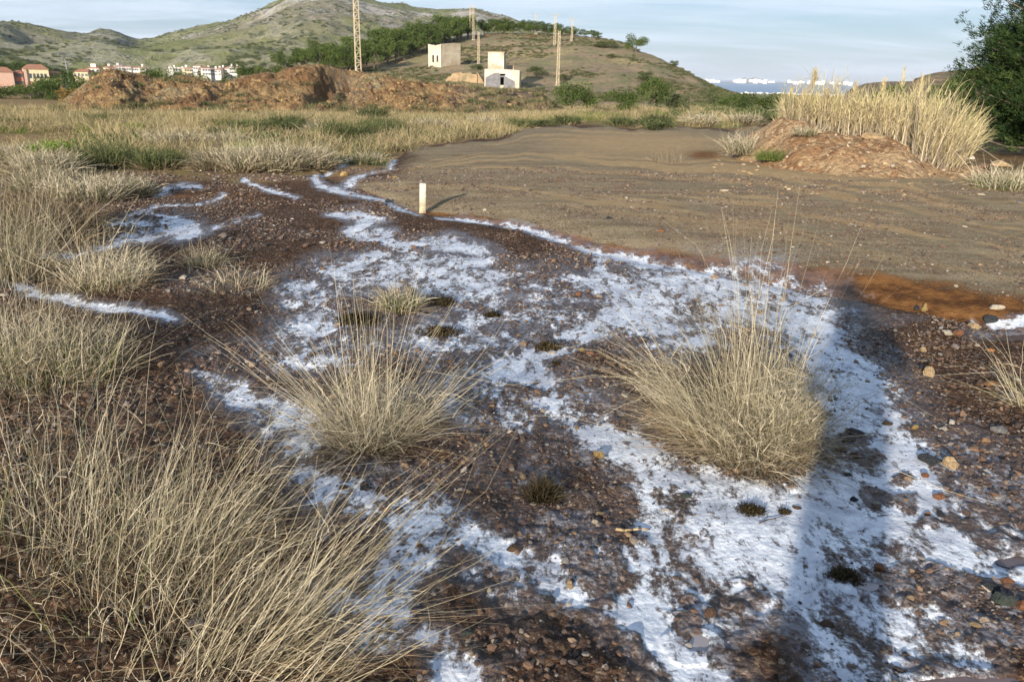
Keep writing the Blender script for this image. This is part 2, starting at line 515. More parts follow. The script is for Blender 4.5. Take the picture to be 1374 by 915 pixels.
def mountain_material():
    m, s = newmat('mountain_scrub')
    co = s.n('ShaderNodeTexCoord', None, 3)
    n0 = s.noise(co, 0.004, 7, 0.6); n1 = s.noise(co, 0.012, 8, 0.72); n2 = s.noise(co, 0.07, 6, 0.75)
    sp = s.nt.nodes.new('ShaderNodeSeparateXYZ'); s.link(co, sp.inputs[0])
    col = s.mix(s.mapr(n0, 0.42, 0.58), (0.23, 0.205, 0.145), (0.20, 0.205, 0.085))
    hi = s.mapr(s.math('ADD', sp.outputs[2], s.math('MULTIPLY', s.math('SUBTRACT', n1, 0.5), 160.0)), 45.0, 85.0)
    rock = s.mix(s.mapr(n2, 0.4, 0.6), (0.30, 0.27, 0.225), (0.52, 0.48, 0.42))
    rf = s.math('MULTIPLY', s.mapr(n1, 0.47, 0.56), s.math('ADD', 0.45, s.math('MULTIPLY', hi, 0.55)))
    col = s.mix(rf, col, rock)
    col = s.mix(s.math('MULTIPLY', s.mapr(s.noise(co, 0.02, 7, 0.75), 0.54, 0.62), 0.7), col, (0.16, 0.175, 0.06))
    col = s.mix(s.math('MULTIPLY', s.mapr(n2, 0.53, 0.60), 0.8), col, (0.06, 0.07, 0.035))
    col = s.mix(s.math('MULTIPLY', s.mapr(s.noise(co, 0.0065, 5, 0.6), 0.60, 0.68), 0.6), col, (0.25, 0.17, 0.10))
    return finish(m, s, col, 0.95, s.math('ADD', n1, n2), 7.0, 1.0, spec=0.1)


M['hill'] = hill_material()
M['mountain'] = mountain_material()

# ------------------------------------------------------------------ painted masks for the near ground
# (where the mineral crust, the wet soil, the road and the orange silt lie)
XX0, YY0, XX1, YY1, ST = -420, 120, 1800, 1120, 2
gx, gy = np.meshgrid(np.arange(XX0, XX1, ST), np.arange(YY0, YY1, ST))
white = np.zeros(gx.shape); wetm = np.zeros(gx.shape)


def stroke(arr, pts, val=0.9, asp=0.45, grow=1.0):
    pts = [tuple(p) for p in pts]
    for (x0, y0, w0), (x1, y1, w1) in zip(pts, pts[1:]):
        mw = max(w0, w1) * grow * 1.8
        i0 = max(0, int((min(y0, y1) - mw * 1.2 - YY0) / ST)); i1 = max(0, int((max(y0, y1) + mw * 1.2 - YY0) / ST) + 2)
        j0 = max(0, int((min(x0, x1) - mw - XX0) / ST)); j1 = max(0, int((max(x0, x1) + mw - XX0) / ST) + 2)
        X = gx[i0:i1, j0:j1]; Y = gy[i0:i1, j0:j1]
        if X.size == 0:
            continue
        ax, ay = x0, y0 / asp; bx, by = x1, y1 / asp
        dx, dy = bx - ax, by - ay
        t = np.clip(((X - ax) * dx + (Y / asp - ay) * dy) / (dx * dx + dy * dy + 1e-6), 0, 1)
        d = np.hypot(X - ax - t * dx, Y / asp - ay - t * dy)
        wd = (w0 + (w1 - w0) * t) * grow
        v = val * np.clip((1.45 * wd - d) / (0.9 * wd), 0, 1)
        arr[i0:i1, j0:j1] = np.maximum(arr[i0:i1, j0:j1], v)


def blob(arr, x, y, rx, ry, val, mode='max'):
    d = np.hypot((gx - x) / rx, (gy - y) / ry)
    v = np.clip((1.4 - d) / 0.8, 0, 1)
    if mode == 'max':
        np.maximum(arr, v * val, out=arr)
    else:
        arr *= (1 - v * (1 - val))


WS = [
    ([(452, 205, 2), (474, 213, 3), (460, 222, 4), (440, 232, 4), (428, 240, 6), (436, 250, 7), (462, 259, 8), (490, 264, 6), (515, 268, 5), (540, 276, 5), (560, 284, 5)], .95),
    ([(525, 217, 3), (515, 228, 3), (495, 235, 4), (478, 243, 5), (466, 249, 5)], .9),
    ([(590, 290, 4), (620, 292, 7), (655, 298, 5)], .95), ([(668, 300, 5), (700, 306, 7), (730, 316, 7), (760, 326, 8), (800, 339, 12), (835, 346, 13), (880, 352, 13), (930, 362, 16), (985, 377, 16), (1040, 388, 12)], .95),
    ([(838, 344, 5), (862, 342, 6)], 1.0),
    ([(442, 287, 8), (479, 288, 16), (503, 295, 12), (484, 305, 9), (460, 312, 8), (489, 318, 9), (516, 315, 12), (530, 326, 14), (545, 332, 14)], 1.0),
    ([(545, 332, 18), (600, 328, 20), (655, 340, 14), (640, 352, 16), (650, 362, 14), (687, 374, 14)], .85),
    ([(503, 345, 14), (460, 366, 12), (455, 375, 10)], .9), ([(560, 345, 30), (540, 362, 40), (600, 372, 50), (640, 385, 45)], .72),
    ([(395, 375, 14), (412, 395, 28), (420, 412, 22), (440, 440, 40), (420, 480, 40)], .62),
    ([(465, 372, 40), (520, 372, 40)], .65), ([(600, 385, 40), (650, 400, 50), (690, 420, 45), (640, 440, 50)], .6),
    ([(560, 430, 40), (600, 460, 45), (650, 490, 40)], .5),
    ([(802, 352, 9), (800, 362, 14), (815, 366, 10)], .9), ([(760, 374, 12), (800, 382, 30), (850, 392, 40), (880, 415, 50), (900, 440, 55), (925, 455, 30)], .78),
    ([(870, 375, 30), (930, 390, 50), (1000, 388, 50), (1060, 400, 40)], .72), ([(1000, 410, 50), (1075, 430, 50), (1090, 455, 45)], .7),
    ([(690, 380, 30), (740, 395, 30), (790, 410, 40)], .45),
    ([(820, 425, 34), (770, 453, 24), (728, 475, 26), (700, 492, 40), (735, 520, 38), (770, 552, 36), (812, 582, 38), (852, 607, 42), (900, 635, 46), (950, 652, 50), (1000, 668, 55), (1060, 690, 66), (1120, 700, 76)], .92),
    ([(790, 430, 40), (730, 430, 40), (680, 450, 40)], .5),
    ([(690, 500, 30), (660, 530, 30), (690, 565, 25)], .55), ([(880, 640, 35), (885, 690, 28), (900, 720, 30), (930, 770, 45), (900, 800, 30)], .82),
    ([(625, 706, 16), (650, 726, 24), (690, 745, 26), (730, 760, 30), (772, 795, 26)], .72),
    ([(640, 770, 20), (700, 790, 30)], .45),
    ([(850, 735, 24), (868, 770, 30), (850, 815, 34), (880, 840, 36), (912, 880, 38), (945, 920, 46), (960, 990, 50)], .9),
    ([(420, 470, 30), (470, 455, 40), (540, 440, 40)], .45), ([(620, 470, 30), (640, 520, 40), (650, 560, 30)], .42), ([(480, 640, 40), (540, 650, 40)], .35), ([(600, 690, 30), (640, 720, 30)], .4),
    ([(760, 700, 30), (800, 760, 40), (840, 800, 30)], .32), ([(900, 760, 40), (960, 800, 40)], .5), ([(1180, 850, 40), (1230, 900, 40)], .5), ([(700, 420, 60), (780, 400, 60)], .4), ([(450, 800, 30), (480, 860, 30)], .4),
    ([(1270, 640, 40), (1320, 700, 40), (1374, 740, 40)], .36), ([(1250, 780, 30), (1330, 830, 40)], .34),
    ([(267, 497, 12), (300, 515, 18), (340, 540, 30), (380, 560, 34), (402, 590, 34), (424, 625, 32), (455, 655, 40), (500, 672, 52), (555, 682, 44), (565, 720, 34), (542, 760, 30), (530, 800, 34), (510, 860, 28)], .74),
    ([(590, 850, 18), (610, 880, 22), (622, 905, 26), (630, 960, 26)], .75),
    ([(960, 690, 60), (1000, 740, 60), (960, 760, 40)], .85), ([(1050, 720, 60), (1060, 765, 45)], .9),
    ([(1085, 440, 36), (1108, 480, 48), (1135, 520, 52), (1165, 560, 50), (1190, 600, 55), (1212, 650, 52), (1225, 700, 46), (1255, 725, 36), (1300, 742, 30), (1350, 762, 28), (1420, 780, 28)], .95),
    ([(1130, 570, 40), (1120, 620, 50), (1110, 680, 60)], .85), ([(1160, 700, 60), (1180, 740, 40)], .8),
    ([(1250, 740, 20), (1310, 760, 18), (1374, 775, 16)], 1.0),
    ([(1290, 690, 22), (1340, 705, 22), (1400, 725, 22)], .5), ([(1270, 600, 30), (1330, 640, 30), (1374, 660, 30)], .3),
    ([(1060, 770, 45), (1100, 790, 50), (1150, 815, 46), (1195, 840, 40), (1240, 855, 34), (1300, 880, 28)], .8),
    ([(1080, 830, 34), (1130, 870, 36), (1160, 915, 34)], .68), ([(1200, 790, 30), (1250, 820, 26), (1300, 850, 20)], .55),
    ([(1000, 790, 30), (985, 830, 30), (950, 850, 30)], .7), ([(1220, 870, 40), (1270, 900, 40)], .5),
    # left side streams
    ([(52, 343, 8), (90, 341, 9), (122, 337, 8), (155, 325, 8), (190, 316, 12), (220, 308, 12)], .72), ([(222, 292, 14), (240, 300, 20), (247, 314, 16)], .95), ([(250, 296, 10), (262, 300, 10)], .6),
    ([(146, 299, 5), (170, 297, 6), (197, 299, 6)], .75), ([(176, 288, 5), (205, 284, 8), (212, 276, 4), (262, 274, 3), (292, 270, 4), (300, 262, 5)], .72),
    ([(212, 262, 4), (225, 258, 5), (234, 249, 7), (277, 251, 4)], .85), ([(330, 240, 3), (342, 250, 5), (365, 256, 5), (392, 264, 4)], .9),
    ([(244, 314, 5), (280, 308, 4), (305, 302, 5), (342, 286, 4)], .6), ([(-60, 376, 10), (5, 382, 10), (70, 395, 11), (130, 408, 11), (180, 414, 11), (238, 427, 9)], .9),
    ([(0, 212, 8), (8, 216, 5)], .7), ([(-40, 350, 10), (20, 352, 6)], .6),
    # crust by the dark water on the right
    ([(1336, 430, 4), (1365, 434, 9), (1400, 432, 8)], 1.0), ([(1330, 436, 3), (1342, 438, 4)], .8), ([(1312, 427, 3), (1320, 431, 3)], .9),
]
for pts, val in WS:
    stroke(white, pts, val * .93, grow=1.1 if val > .84 else 1.35)
    stroke(wetm, pts, 1.0, grow=2.2)
HOLES = [(735, 461, 30, 8), (745, 488, 13, 6), (706, 438, 28, 7), (700, 520, 16, 8), (716, 530, 20, 7), (570, 340, 16, 6), (845, 525, 78, 42), (1010, 606, 105, 26), (1075, 570, 25, 35),
         (1140, 592, 26, 9), (1168, 612, 18, 8), (1175, 665, 24, 12), (1216, 672, 16, 14), (520, 430, 55, 22), (515, 405, 45, 12), (1022, 862, 62, 38), (1225, 775, 50, 22), (1000, 800, 22, 12),
         (1135, 771, 22, 9), (1210, 640, 14, 8), (920, 800, 12, 8), (640, 640, 60, 30), (500, 610, 75, 18), (790, 690, 50, 36), (1060, 840, 18, 10), (915, 835, 18, 16),
         (1245, 700, 16, 8), (590, 425, 30, 8), (670, 440, 18, 8), (700, 400, 22, 8), (1290, 790, 50, 16), (1320, 830, 60, 20), (1240, 890, 30, 10)]
for (x, y, rx, ry) in HOLES:
    blob(white, x, y, rx, ry, 0.06, 'mul')
for (x, y, rx, ry, v) in [(690, 620, 110, 60, .7), (760, 690, 120, 60, .7), (640, 850, 140, 60, .5), (1300, 620, 100, 60, .75), (1300, 800, 110, 70, .8), (330, 480, 110, 40, .6), (300, 380, 120, 25, .6), (330, 310, 120, 25, .4),
                          (1150, 420, 50, 25, .6), (1340, 445, 60, 12, 1.0), (1200, 430, 60, 12, .6), (560, 560, 160, 60, .6)]:
    blob(wetm, x, y, rx, ry, v)

LOWX = [-500, 380, 440, 480, 560, 600, 700, 800, 900, 1000, 1100, 1200, 1374, 1800]
LOWY = [150, 200, 238, 252, 280, 286, 304, 334, 352, 370, 388, 408, 446, 560]
UPX = [-500, 440, 520, 560, 640, 760, 860, 960, 1060, 1200, 1374, 1800]
UPY = [150, 225, 222, 202, 186, 172, 172, 172, 176, 200, 240, 300]

# terrain heights -------------------------------------------------------------
RT = [0, 15, 30, 50, 75, 90, 150, 350, 1000, 3000, 4500]
ZL = [0, 0, -.42, -1.1, -2.2, -2.7, -4.3, -7.6, -20, -60, -70]
ZR = [0, 0, -.35, -.85, -1.55, -1.95, -3.0, -9.0, -20.5, -46.0, -62]


def base_z(x, y):
    r = np.hypot(x, y); az = np.degrees(np.arctan2(x, y))
    k = sm(-6, 8, az)
    z = np.interp(r, RT, ZL) * (1 - k) + np.interp(r, RT, ZR) * k
    z = np.where(np.abs(az) > 90, np.maximum(z, -9), z)
    return z


def masks(x, y):
    z = base_z(x, y)
    px, py = project(x, y, z)
    front = (y > 0.3)
    wpx = px + 16 * fbm(x, y, .55, 4, 201) + 5 * fbm(x, y, .12, 2, 203); wpy = py + (9 * fbm(x, y, .5, 4, 207)) * sm(200, 420, py)
    px_, py_ = px, py
    px, py = wpx, wpy
    jx = np.clip((px - XX0) / ST, 0, gx.shape[1] - 2); jy = np.clip((py - YY0) / ST, 0, gx.shape[0] - 2)
    inside = front & (px > XX0) & (px < XX1 - 4) & (py > YY0) & (py < YY1 - 4)
    i0 = jy.astype(int); j0 = jx.astype(int); fy = jy - i0; fx = jx - j0

    def samp(a):
        v = (a[i0, j0] * (1 - fx) + a[i0, j0 + 1] * fx) * (1 - fy) + (a[i0 + 1, j0] * (1 - fx) + a[i0 + 1, j0 + 1] * fx) * fy
        return np.where(inside, v, 0)
    wh = samp(white); we = samp(wetm)
    px, py = px_, py_
    low = np.interp(px, LOWX, LOWY) + 3 * fbm(px, py * 2, 60, 3, 31); up = np.interp(px, UPX, UPY) + 12 * fbm(px, py, 60, 4, 33)
    lw = (low - py)
    s_edge = 5 + (px > 700) * np.clip((px - 700) / 60, 0, 12)
    rn_ = 9 * fbm(px, py * 3, 40, 3, 35)
    road = sm(-3, 4, lw) * sm(-6, 9, py - up + rn_) * front * (px > 425)
    road = road * (1 - .75 * sm(640, 480, px + 3 * rn_) * sm(262, 235, py))
    ob = np.interp(px, [540, 620, 800, 1000, 1150, 1300, 1500], [2, 5, 11, 20, 33, 44, 50])
    orange = sm(-6, 3, lw) * sm(1.25, 0.35, lw / ob) * front * (px > 480)
    orange = np.maximum(orange, front * 0.75 * np.clip(1.3 - np.hypot((px - 945) / 40, (py - 212) / 12), 0, 1))
    orange = np.maximum(orange, front * 0.55 * np.clip(1.3 - np.hypot((px - 600) / 60, (py - 172) / 8), 0, 1) * (py > 150))
    orange = np.maximum(orange, front * 0.5 * np.clip(1.3 - np.hypot((px - 300) / 150, (py - 265) / 25), 0, 1))
    sv = (py - up) / np.maximum(low - up, 1)
    st = fbm(px * 0.0032 + 3, sv * 15.0 + px * 0.0012, 1.0, 4, 51) + 0.5
    st2 = fbm(px * 0.006 + 9, sv * 44.0 + px * 0.002, 1.0, 2, 57) + 0.5
    streak = sm(.49, .68, st * 0.42 + st2 * 0.58) * 0.85 * sm(0.85, 0.62, sv)
    streak = np.maximum(streak, 0.8 * np.clip(1.5 - np.hypot((px - 860) / 110, (py - 198) / 16), 0, 1) * (front))
    streak = np.where(py < up - 4, 0, streak)
    grassy = np.clip(sm(262, 215, py + 18 * fbm(px, py, 90, 3, 5)) * sm(560, 470, px) + sm(4, -6, py - up) * (px > 430), 0, 1)
    grassy = np.where(front & (px > 980) & (py < 232 + (px - 1180) * 0.1) & (py < up + 2), 0.5, grassy)
    grassy = np.where(~front, 0.6, grassy)
    edge = ~inside & front
    grassy = np.where(edge & (py < YY0 + 10), 1.0, grassy)
    return wh, we, road, orange, streak, grassy, px, py


PUDDLES = [(1160, 783, 30, 11), (938, 857, 18, 15), (1368, 746, 24, 9), (1290, 912, 60, 12), (1355, 453, 45, 5)]


def ground_parts(x, y):
    r = np.hypot(x, y)
    z = base_z(x, y)
    wh, we, road, orange, streak, grassy, px, py = masks(x, y)
    near = sm(60, 20, r)
    z = z + (0.030 * fbm(x, y, 1.4, 3, 1) * (1 - 0.6 * road) + 0.012 * fbm(x, y, 0.32, 4, 2) * (1 - 0.6 * road)) * near
    rough = 0.018 * fbm(x, y, 0.055, 2, 3) * sm(14, 5, r) * (1 - 0.75 * road) * (1 - 0.8 * sm(.4, .8, wh))
    z = z + rough - 0.008 * sm(.2, .8, wh) + 0.07 * road * sm(0, 1, (np.interp(px, LOWX, LOWY) - py) / 30)
    # banks: small cut along the ditch, ruts on the road
    low = np.interp(px, LOWX, LOWY)
    z = z - 0.035 * np.exp(-((py - low) / 6.0) ** 2) * (y > 0.3) * (px > 430) * (px < 1500)
    z = z + 0.02 * road * fbm(px * 0.0032 + 3, ((py - np.interp(px, UPX, UPY)) / np.maximum(low - np.interp(px, UPX, UPY), 1)) * 13.0, 1.0, 3, 51)
    for (qx, qy, qrx, qry) in PUDDLES:
        dq = np.hypot((px - qx) / qrx, (py - qy) / qry) + 1.7 * fbm(x, y, .2, 4, 401)
        zb_ = base_z(x, y)
        z = np.where((dq < 2.2) & (y > .3), np.maximum(z, zb_ - .007), z)
        wq = sm(1.15, .85, dq) * (y > .3)
        z = z * (1 - wq) + (zb_ - .022) * wq
    z = z + 0.10 * fbm(x, y, 7, 3, 8) * sm(30, 60, r) * sm(0, 1, grassy) * sm(140, 80, r)
    return z, wh, we, road, orange, streak, grassy


def ground_z(x, y):
    x = np.asarray(x, dtype=float); y = np.asarray(y, dtype=float)
    return ground_parts(x, y)[0]


def gz1(x, y):
    return float(ground_z(np.array([x]), np.array([y]))[0])


def G(px, py):
    return hit(px, py, ground_z, 0.8, 2000)


# ------------------------------------------------------------------ ground sheet
az = np.concatenate([np.linspace(-180, -48, 34)[:-1], np.linspace(-48, 48, 880), np.linspace(48, 180, 34)[1:-1]])
el = np.concatenate([np.linspace(70, 46, 10)[:-1], np.linspace(46, 2.4, 500)])
rn = CAMH / np.tan(np.radians(el))
rr = np.concatenate([[0.05, 0.3], rn[rn > 0.35], np.geomspace(rn[-1] * 1.03, 5000, 70)])
AZ, RR = np.meshgrid(np.radians(az), rr)
X = RR * np.sin(AZ); Y = RR * np.cos(AZ)
Z, wh, we, rd, og, sk, gs = ground_parts(X, Y)
V = np.stack([X, Y, Z], -1).reshape(-1, 3)
one = np.ones(X.size)
ma = np.stack([wh.ravel(), we.ravel(), rd.ravel(), one], -1)
mb = np.stack([og.ravel(), sk.ravel(), gs.ravel(), one], -1)
ground = mesh_np('ground', V, grid_faces(len(rr), len(az), True), M['ground'], True, {'ma': ('FLOAT_COLOR', ma), 'mb': ('FLOAT_COLOR', mb)})
struct(ground)
del V, ma, mb


# ------------------------------------------------------------------ hills and mountains
def profile(pts):
    a = [az_el(px, py) for px, py in pts]
    return np.array([p[0] for p in a]), np.array([p[1] for p in a])


def relief(name, sky_pts, r0, rr_pts, z0, rback, az_n, r_n, mat, power=0.8, amp=0.0, namp=0.0, nsc=40, seed=3):
    """hill whose crest line stands at its own distance; returns height function and builds the sheet"""
    A, E = profile(sky_pts)
    rA = np.array([az_el(px, 100)[0] for px, _ in rr_pts]); rV = np.array([v for _, v in rr_pts])

    def zf(x, y):
        x = np.asarray(x, dtype=float); y = np.asarray(y, dtype=float)
        r = np.hypot(x, y); th = np.arctan2(x, y)
        er = np.interp(th, A, E); rc = np.interp(th, rA, rV)
        zz0 = z0(x / np.maximum(r, .1) * r0, y / np.maximum(r, .1) * r0)
        e0 = np.arctan2(zz0 - CAMH, r0)
        t = np.clip((r - r0) / (rc - r0), 0, 1)
        e = e0 + (er - e0) * t ** power
        z = CAMH + r * np.tan(e)
        nz = fbm(x, y, nsc, 5, seed) * namp * sm(0, .25, t)
        if amp:
            nz = nz + amp * ridged(x, y, nsc * 3.0, 4, seed + 9) * sm(0.05, .5, t) * sm(1.0, .75, t)
        nz = nz * np.clip((er - e0 - .012) / .03, 0, 1)
        zc = CAMH + rc * np.tan(er)
        z = np.where(r > rc, zc - (r - rc) * 0.35 * sm(0, 40, r - rc), z) + nz * sm(rc * 1.6, rc, r)
        return np.where(r < r0, zz0 - (r0 - r) * 0.5 - .3, z)
    ths = np.linspace(A[0], A[-1], az_n)
    rs = np.concatenate([[r0 * 0.985], np.linspace(r0, rV.max(), r_n), np.linspace(rV.max() * 1.01, rback, 12)])
    T, RRr = np.meshgrid(ths, rs)
    xx = RRr * np.sin(T); yy = RRr * np.cos(T)
    zz = zf(xx, yy)
    o = mesh_np(name, np.stack([xx, yy, zz], -1).reshape(-1, 3), grid_faces(len(rs), len(ths)), mat, True)
    struct(o)
    return zf, o


MT = [(-500, 60), (-250, 20), (-100, 22), (0, 33), (43, 40), (77, 43), (100, 43), (134, 38), (150, 40), (181, 49.5), (201, 50), (234, 42), (268, 32), (318, 24), (361, 9), (388, 0), (430, -9), (470, -6), (490, 0), (537, 5), (557, 10), (584, 15),
      (607, 15), (637, 13), (657, 17), (684, 23), (701, 29), (730, 38), (780, 58), (830, 82), (900, 108), (960, 126), (1000, 134)]
mountain_z, mountain = relief('mountain', MT, 380, [(-500, 1500), (0, 1400), (200, 1800), (400, 1500), (600, 1700), (1000, 1500)],
                              lambda x, y: np.full(np.shape(x), -8.5), 2600, 500, 220, M['mountain'], 0.75, 30, 10, 90)
HL = [(325, 108), (345, 100), (370, 92), (430, 88), (480, 82), (520, 74), (560, 63), (600, 52), (640, 46), (700, 45), (760, 47), (800, 51), (825, 56), (850, 64), (890, 80), (920, 95), (945, 108), (962, 118), (985, 126), (1015, 134), (1050, 146), (1090, 152)]
HRR = [(325, 200), (430, 230), (520, 250), (640, 275), (760, 270), (850, 240), (920, 205), (1015, 170), (1090, 150)]
hill_z, hill = relief('hill', HL, 112, HRR, lambda x, y: base_z(x, y), 420, 420, 110, M['hill'], 0.85, 1.3, 0.8, 9)
M['red_hill'] = rocky_material('red_hill', (0.22, 0.15, 0.10), (0.16, 0.14, 0.085), (0.28, 0.16, 0.09), 0.12, (0.08, 0.08, 0.04), 1.5)
RH = [(1120, 140), (1141, 120), (1162, 113), (1190, 111), (1221, 110), (1260, 108), (1300, 104), (1374, 100), (1500, 96), (1700, 110)]
rh_z, rh = relief('hill', RH, 160, [(1120, 420), (1700, 420)], lambda x, y: base_z(x, y), 700, 160, 60, M['red_hill'], 0.8, 3.0, 1.5, 18, 21)
RK = [(1212, 128), (1228, 104), (1245, 98), (1262, 95), (1286, 94), (1330, 92), (1374, 90), (1480, 92), (1600, 120)]
rk_z, rk = relief('hill', RK, 140, [(1212, 250), (1600, 250)], lambda x, y: base_z(x, y), 420, 140, 60, M['red_hill'], 1.0, 3.0, 1.2, 12, 41)

# sea, out to the horizon
mS, sS = newmat('sea_water')
coS = sS.n('ShaderNodeTexCoord', None, 3)
finish(mS, sS, (0.09, 0.17, 0.27), 0.35, sS.noise(coS, 0.12, 5, 0.6), 0.6, 0.8, spec=0.5)
ths = np.linspace(-math.pi, math.pi, 97)[:-1]
rs = np.geomspace(1200, 60000, 40)
T, Q = np.meshgrid(ths, rs)
sea = mesh_np('sea', np.stack([Q * np.sin(T), Q * np.cos(T), np.full(Q.shape, -47.0)], -1).reshape(-1, 3), grid_faces(len(rs), len(ths), True), mS, True)
struct(sea)

# ------------------------------------------------------------------ spoil heap
HS = [(40, 166), (62, 161), (80, 150), (95, 134), (115, 115), (128, 102), (140, 95), (155, 94), (165, 97), (180, 100), (195, 103), (206, 107), (225, 106), (245, 102), (260, 105), (275, 110), (290, 114), (300, 115), (312, 110), (330, 103), (345, 101),
      (360, 97), (372, 99), (385, 92), (400, 89), (425, 87), (440, 89), (455, 93), (475, 97), (500, 100), (520, 104), (545, 108), (575, 113), (605, 115), (640, 119), (665, 122), (690, 123), (715, 125), (728, 130), (738, 140), (745, 152)]
hA, hE = profile(HS)


def heap_z(x, y):
    x = np.asarray(x, dtype=float); y = np.asarray(y, dtype=float)
    r = np.hypot(x, y); th = np.arctan2(x, y)
    rc = 83 + 1.2 * np.sin(th * 23) + .8 * np.sin(th * 61 + 1)
    e = np.interp(th, hA, hE)
    zc = CAMH + rc * np.tan(e)
    zb = base_z(x, y) - 0.2
    hgt = zc - zb
    foot = rc - np.maximum(hgt * 1.75, 9.0 * np.clip(hgt / 1.5, .15, 1))
    t = np.clip((r - foot) / (rc - foot), 0, 1)
    front = zb + hgt * (t ** 0.9)
    # gullies run straight down the face, lumps lie across it
    gul = ridged(th * 83 + 0.15 * r, r * 0.10, 3.4, 3, 5) * 0.22 + fbm(x, y, 3.2, 5, 7) * 0.75 + fbm(x, y, 0.6, 3, 8) * 0.4
    cl = np.exp(-(((th - az_el(450, 120)[0]) * 83 - 0.25 * (r - 78)) / 0.9) ** 2) + np.exp(-(((th - az_el(425, 120)[0]) * 83 + 0.3 * (78 - r)) / 0.7) ** 2)
    front = front + gul * sm(0, .3, t) * sm(1.0, .9, t) - cl * 1.5 * sm(.1, .45, t) * sm(1.0, .8, t)
    back = np.where(r > rc + 16, zc - (r - rc - 16) * 0.5, zc + fbm(x, y, 1.5, 3, 9) * 0.12)
    z = np.where(r > rc, back, front)
    return np.where((th < hA[0]) | (th > hA[-1]), zb - 1, z)


ths = np.linspace(hA[0], hA[-1], 820); rs = np.concatenate([np.linspace(66, 86, 120), np.linspace(86.5, 118, 26)])
T, Q = np.meshgrid(ths, rs); xx = Q * np.sin(T); yy = Q * np.cos(T)
hz_ = heap_z(xx, yy)
hw = sm(az_el(560, 120)[0], az_el(640, 120)[0], T) * 0.9
hw = np.clip(hw + (sm(az_el(415, 120)[0], az_el(450, 120)[0], T) * sm(az_el(520, 120)[0], az_el(480, 120)[0], T)) * 0.55 + sm(72.5, 70.5, Q + 2 * fbm(xx, yy, 3, 3, 77)) * 0.8, 0, 1)


def heap_material():
    m, s = newmat('mine_spoil')
    co = s.n('ShaderNodeTexCoord', None, 3)
    a = s.n('ShaderNodeAttribute', {'attribute_name': 'grey'}, 2)
    n0 = s.noise(co, 0.22, 6, 0.65); n1 = s.noise(co, 1.1, 7, 0.7); n2 = s.noise(co, 4.5, 6, 0.75)
    ce = s.voro(co, 2.2, 1); cd = s.voro(co, 2.2, 0)
    ss = s.nt.nodes.new('ShaderNodeSeparateColor'); s.link(ce, ss.inputs[0])
    col = s.mix(s.mapr(n0, 0.42, 0.58), (0.25, 0.165, 0.082), (0.19, 0.108, 0.054))
    col = s.mix(s.mapr(s.noise(co, 0.1, 4, 0.6), 0.55, 0.66), col, (0.27, 0.22, 0.13))
    g = s.mix(s.mapr(n1, 0.4, 0.6), (0.105, 0.078, 0.055), (0.19, 0.145, 0.10))
    col = s.mix(s.mapr(s.math('ADD', a, s.math('MULTIPLY', s.math('SUBTRACT', n1, 0.5), 1.1)), 0.35, 0.7), col, g)
    col = s.mix(s.math('MULTIPLY', s.mapr(ss.outputs[0], 0.75, 0.95), 0.65), col, (0.42, 0.29, 0.14))
    col = s.mix(s.math('MULTIPLY', s.mapr(n2, 0.54, 0.68), 0.5), col, (0.10, 0.065, 0.04))
    h = s.math('ADD', s.math('MULTIPLY', n1, 1.2), s.math('ADD', s.math('MULTIPLY', cd, -0.5), s.math('MULTIPLY', n2, 0.6)))
    return finish(m, s, col, 0.95, h, 0.45, 1.0, spec=0.1)


M['heap'] = heap_material()
heap = mesh_np('spoil_heap', np.stack([xx, yy, hz_], -1).reshape(-1, 3), grid_faces(len(rs), len(ths)), M['heap'], True, {'grey': ('FLOAT', hw.ravel())})
struct(heap)

# ------------------------------------------------------------------ earth mound on the right
MS = [(960, 214), (985, 200), (1005, 184), (1025, 173), (1048, 164), (1070, 163), (1088, 168), (1105, 178), (1130, 184), (1160, 185), (1190, 185), (1205, 190), (1222, 200), (1240, 213), (1262, 222), (1290, 228), (1330, 234), (1360, 240)]
mA, mE = profile(MS)
MBf = [(960, 218), (1000, 226), (1060, 236), (1120, 246), (1200, 252), (1290, 250), (1360, 252)]
fA = np.array([az_el(*p)[0] for p in MBf]); fR = np.array([math.hypot(*hit(p[0], p[1], base_z)[:2]) for p in MBf])


def mound_z(x, y):
    x = np.asarray(x, dtype=float); y = np.asarray(y, dtype=float)
    r = np.hypot(x, y); th = np.arctan2(x, y)
    rf = np.interp(th, fA, fR)
    e = np.interp(th, mA, mE)
    rc = rf + 2.6
    zc = CAMH + rc * np.tan(e)
    zb = base_z(x, y) - 0.05
    t = np.clip((r - rf) / (rc - rf), 0, 1)
    z = zb + (np.maximum(zc - zb, 0.02)) * (t * t * (3 - 2 * t)) ** 0.8
    z = np.where(r > rc, zb + np.maximum(zc - zb, 0) * sm(rc + 3.2, rc + .2, r), z)
    n = fbm(x, y, 0.55, 4, 61) * 0.16 + ridged(x, y, 0.9, 3, 62) * 0.05 + fbm(x, y, .12, 2, 63) * 0.03
    side = sm(mA[0], mA[0] + .03, th) * sm(mA[-1], mA[-1] - .04, th)
    return zb + (z - zb + n * sm(0, .2, t) * sm(rc + 3.2, rc, r)) * side - 0.06 * (1 - sm(0, .06, t))


def earth_z(x, y):
    return np.maximum(ground_z(x, y), np.where((np.arctan2(x, y) > mA[0]) & (np.arctan2(x, y) < mA[-1]) & (np.hypot(x, y) < 30) & (np.hypot(x, y) > 9), mound_z(x, y), -99))


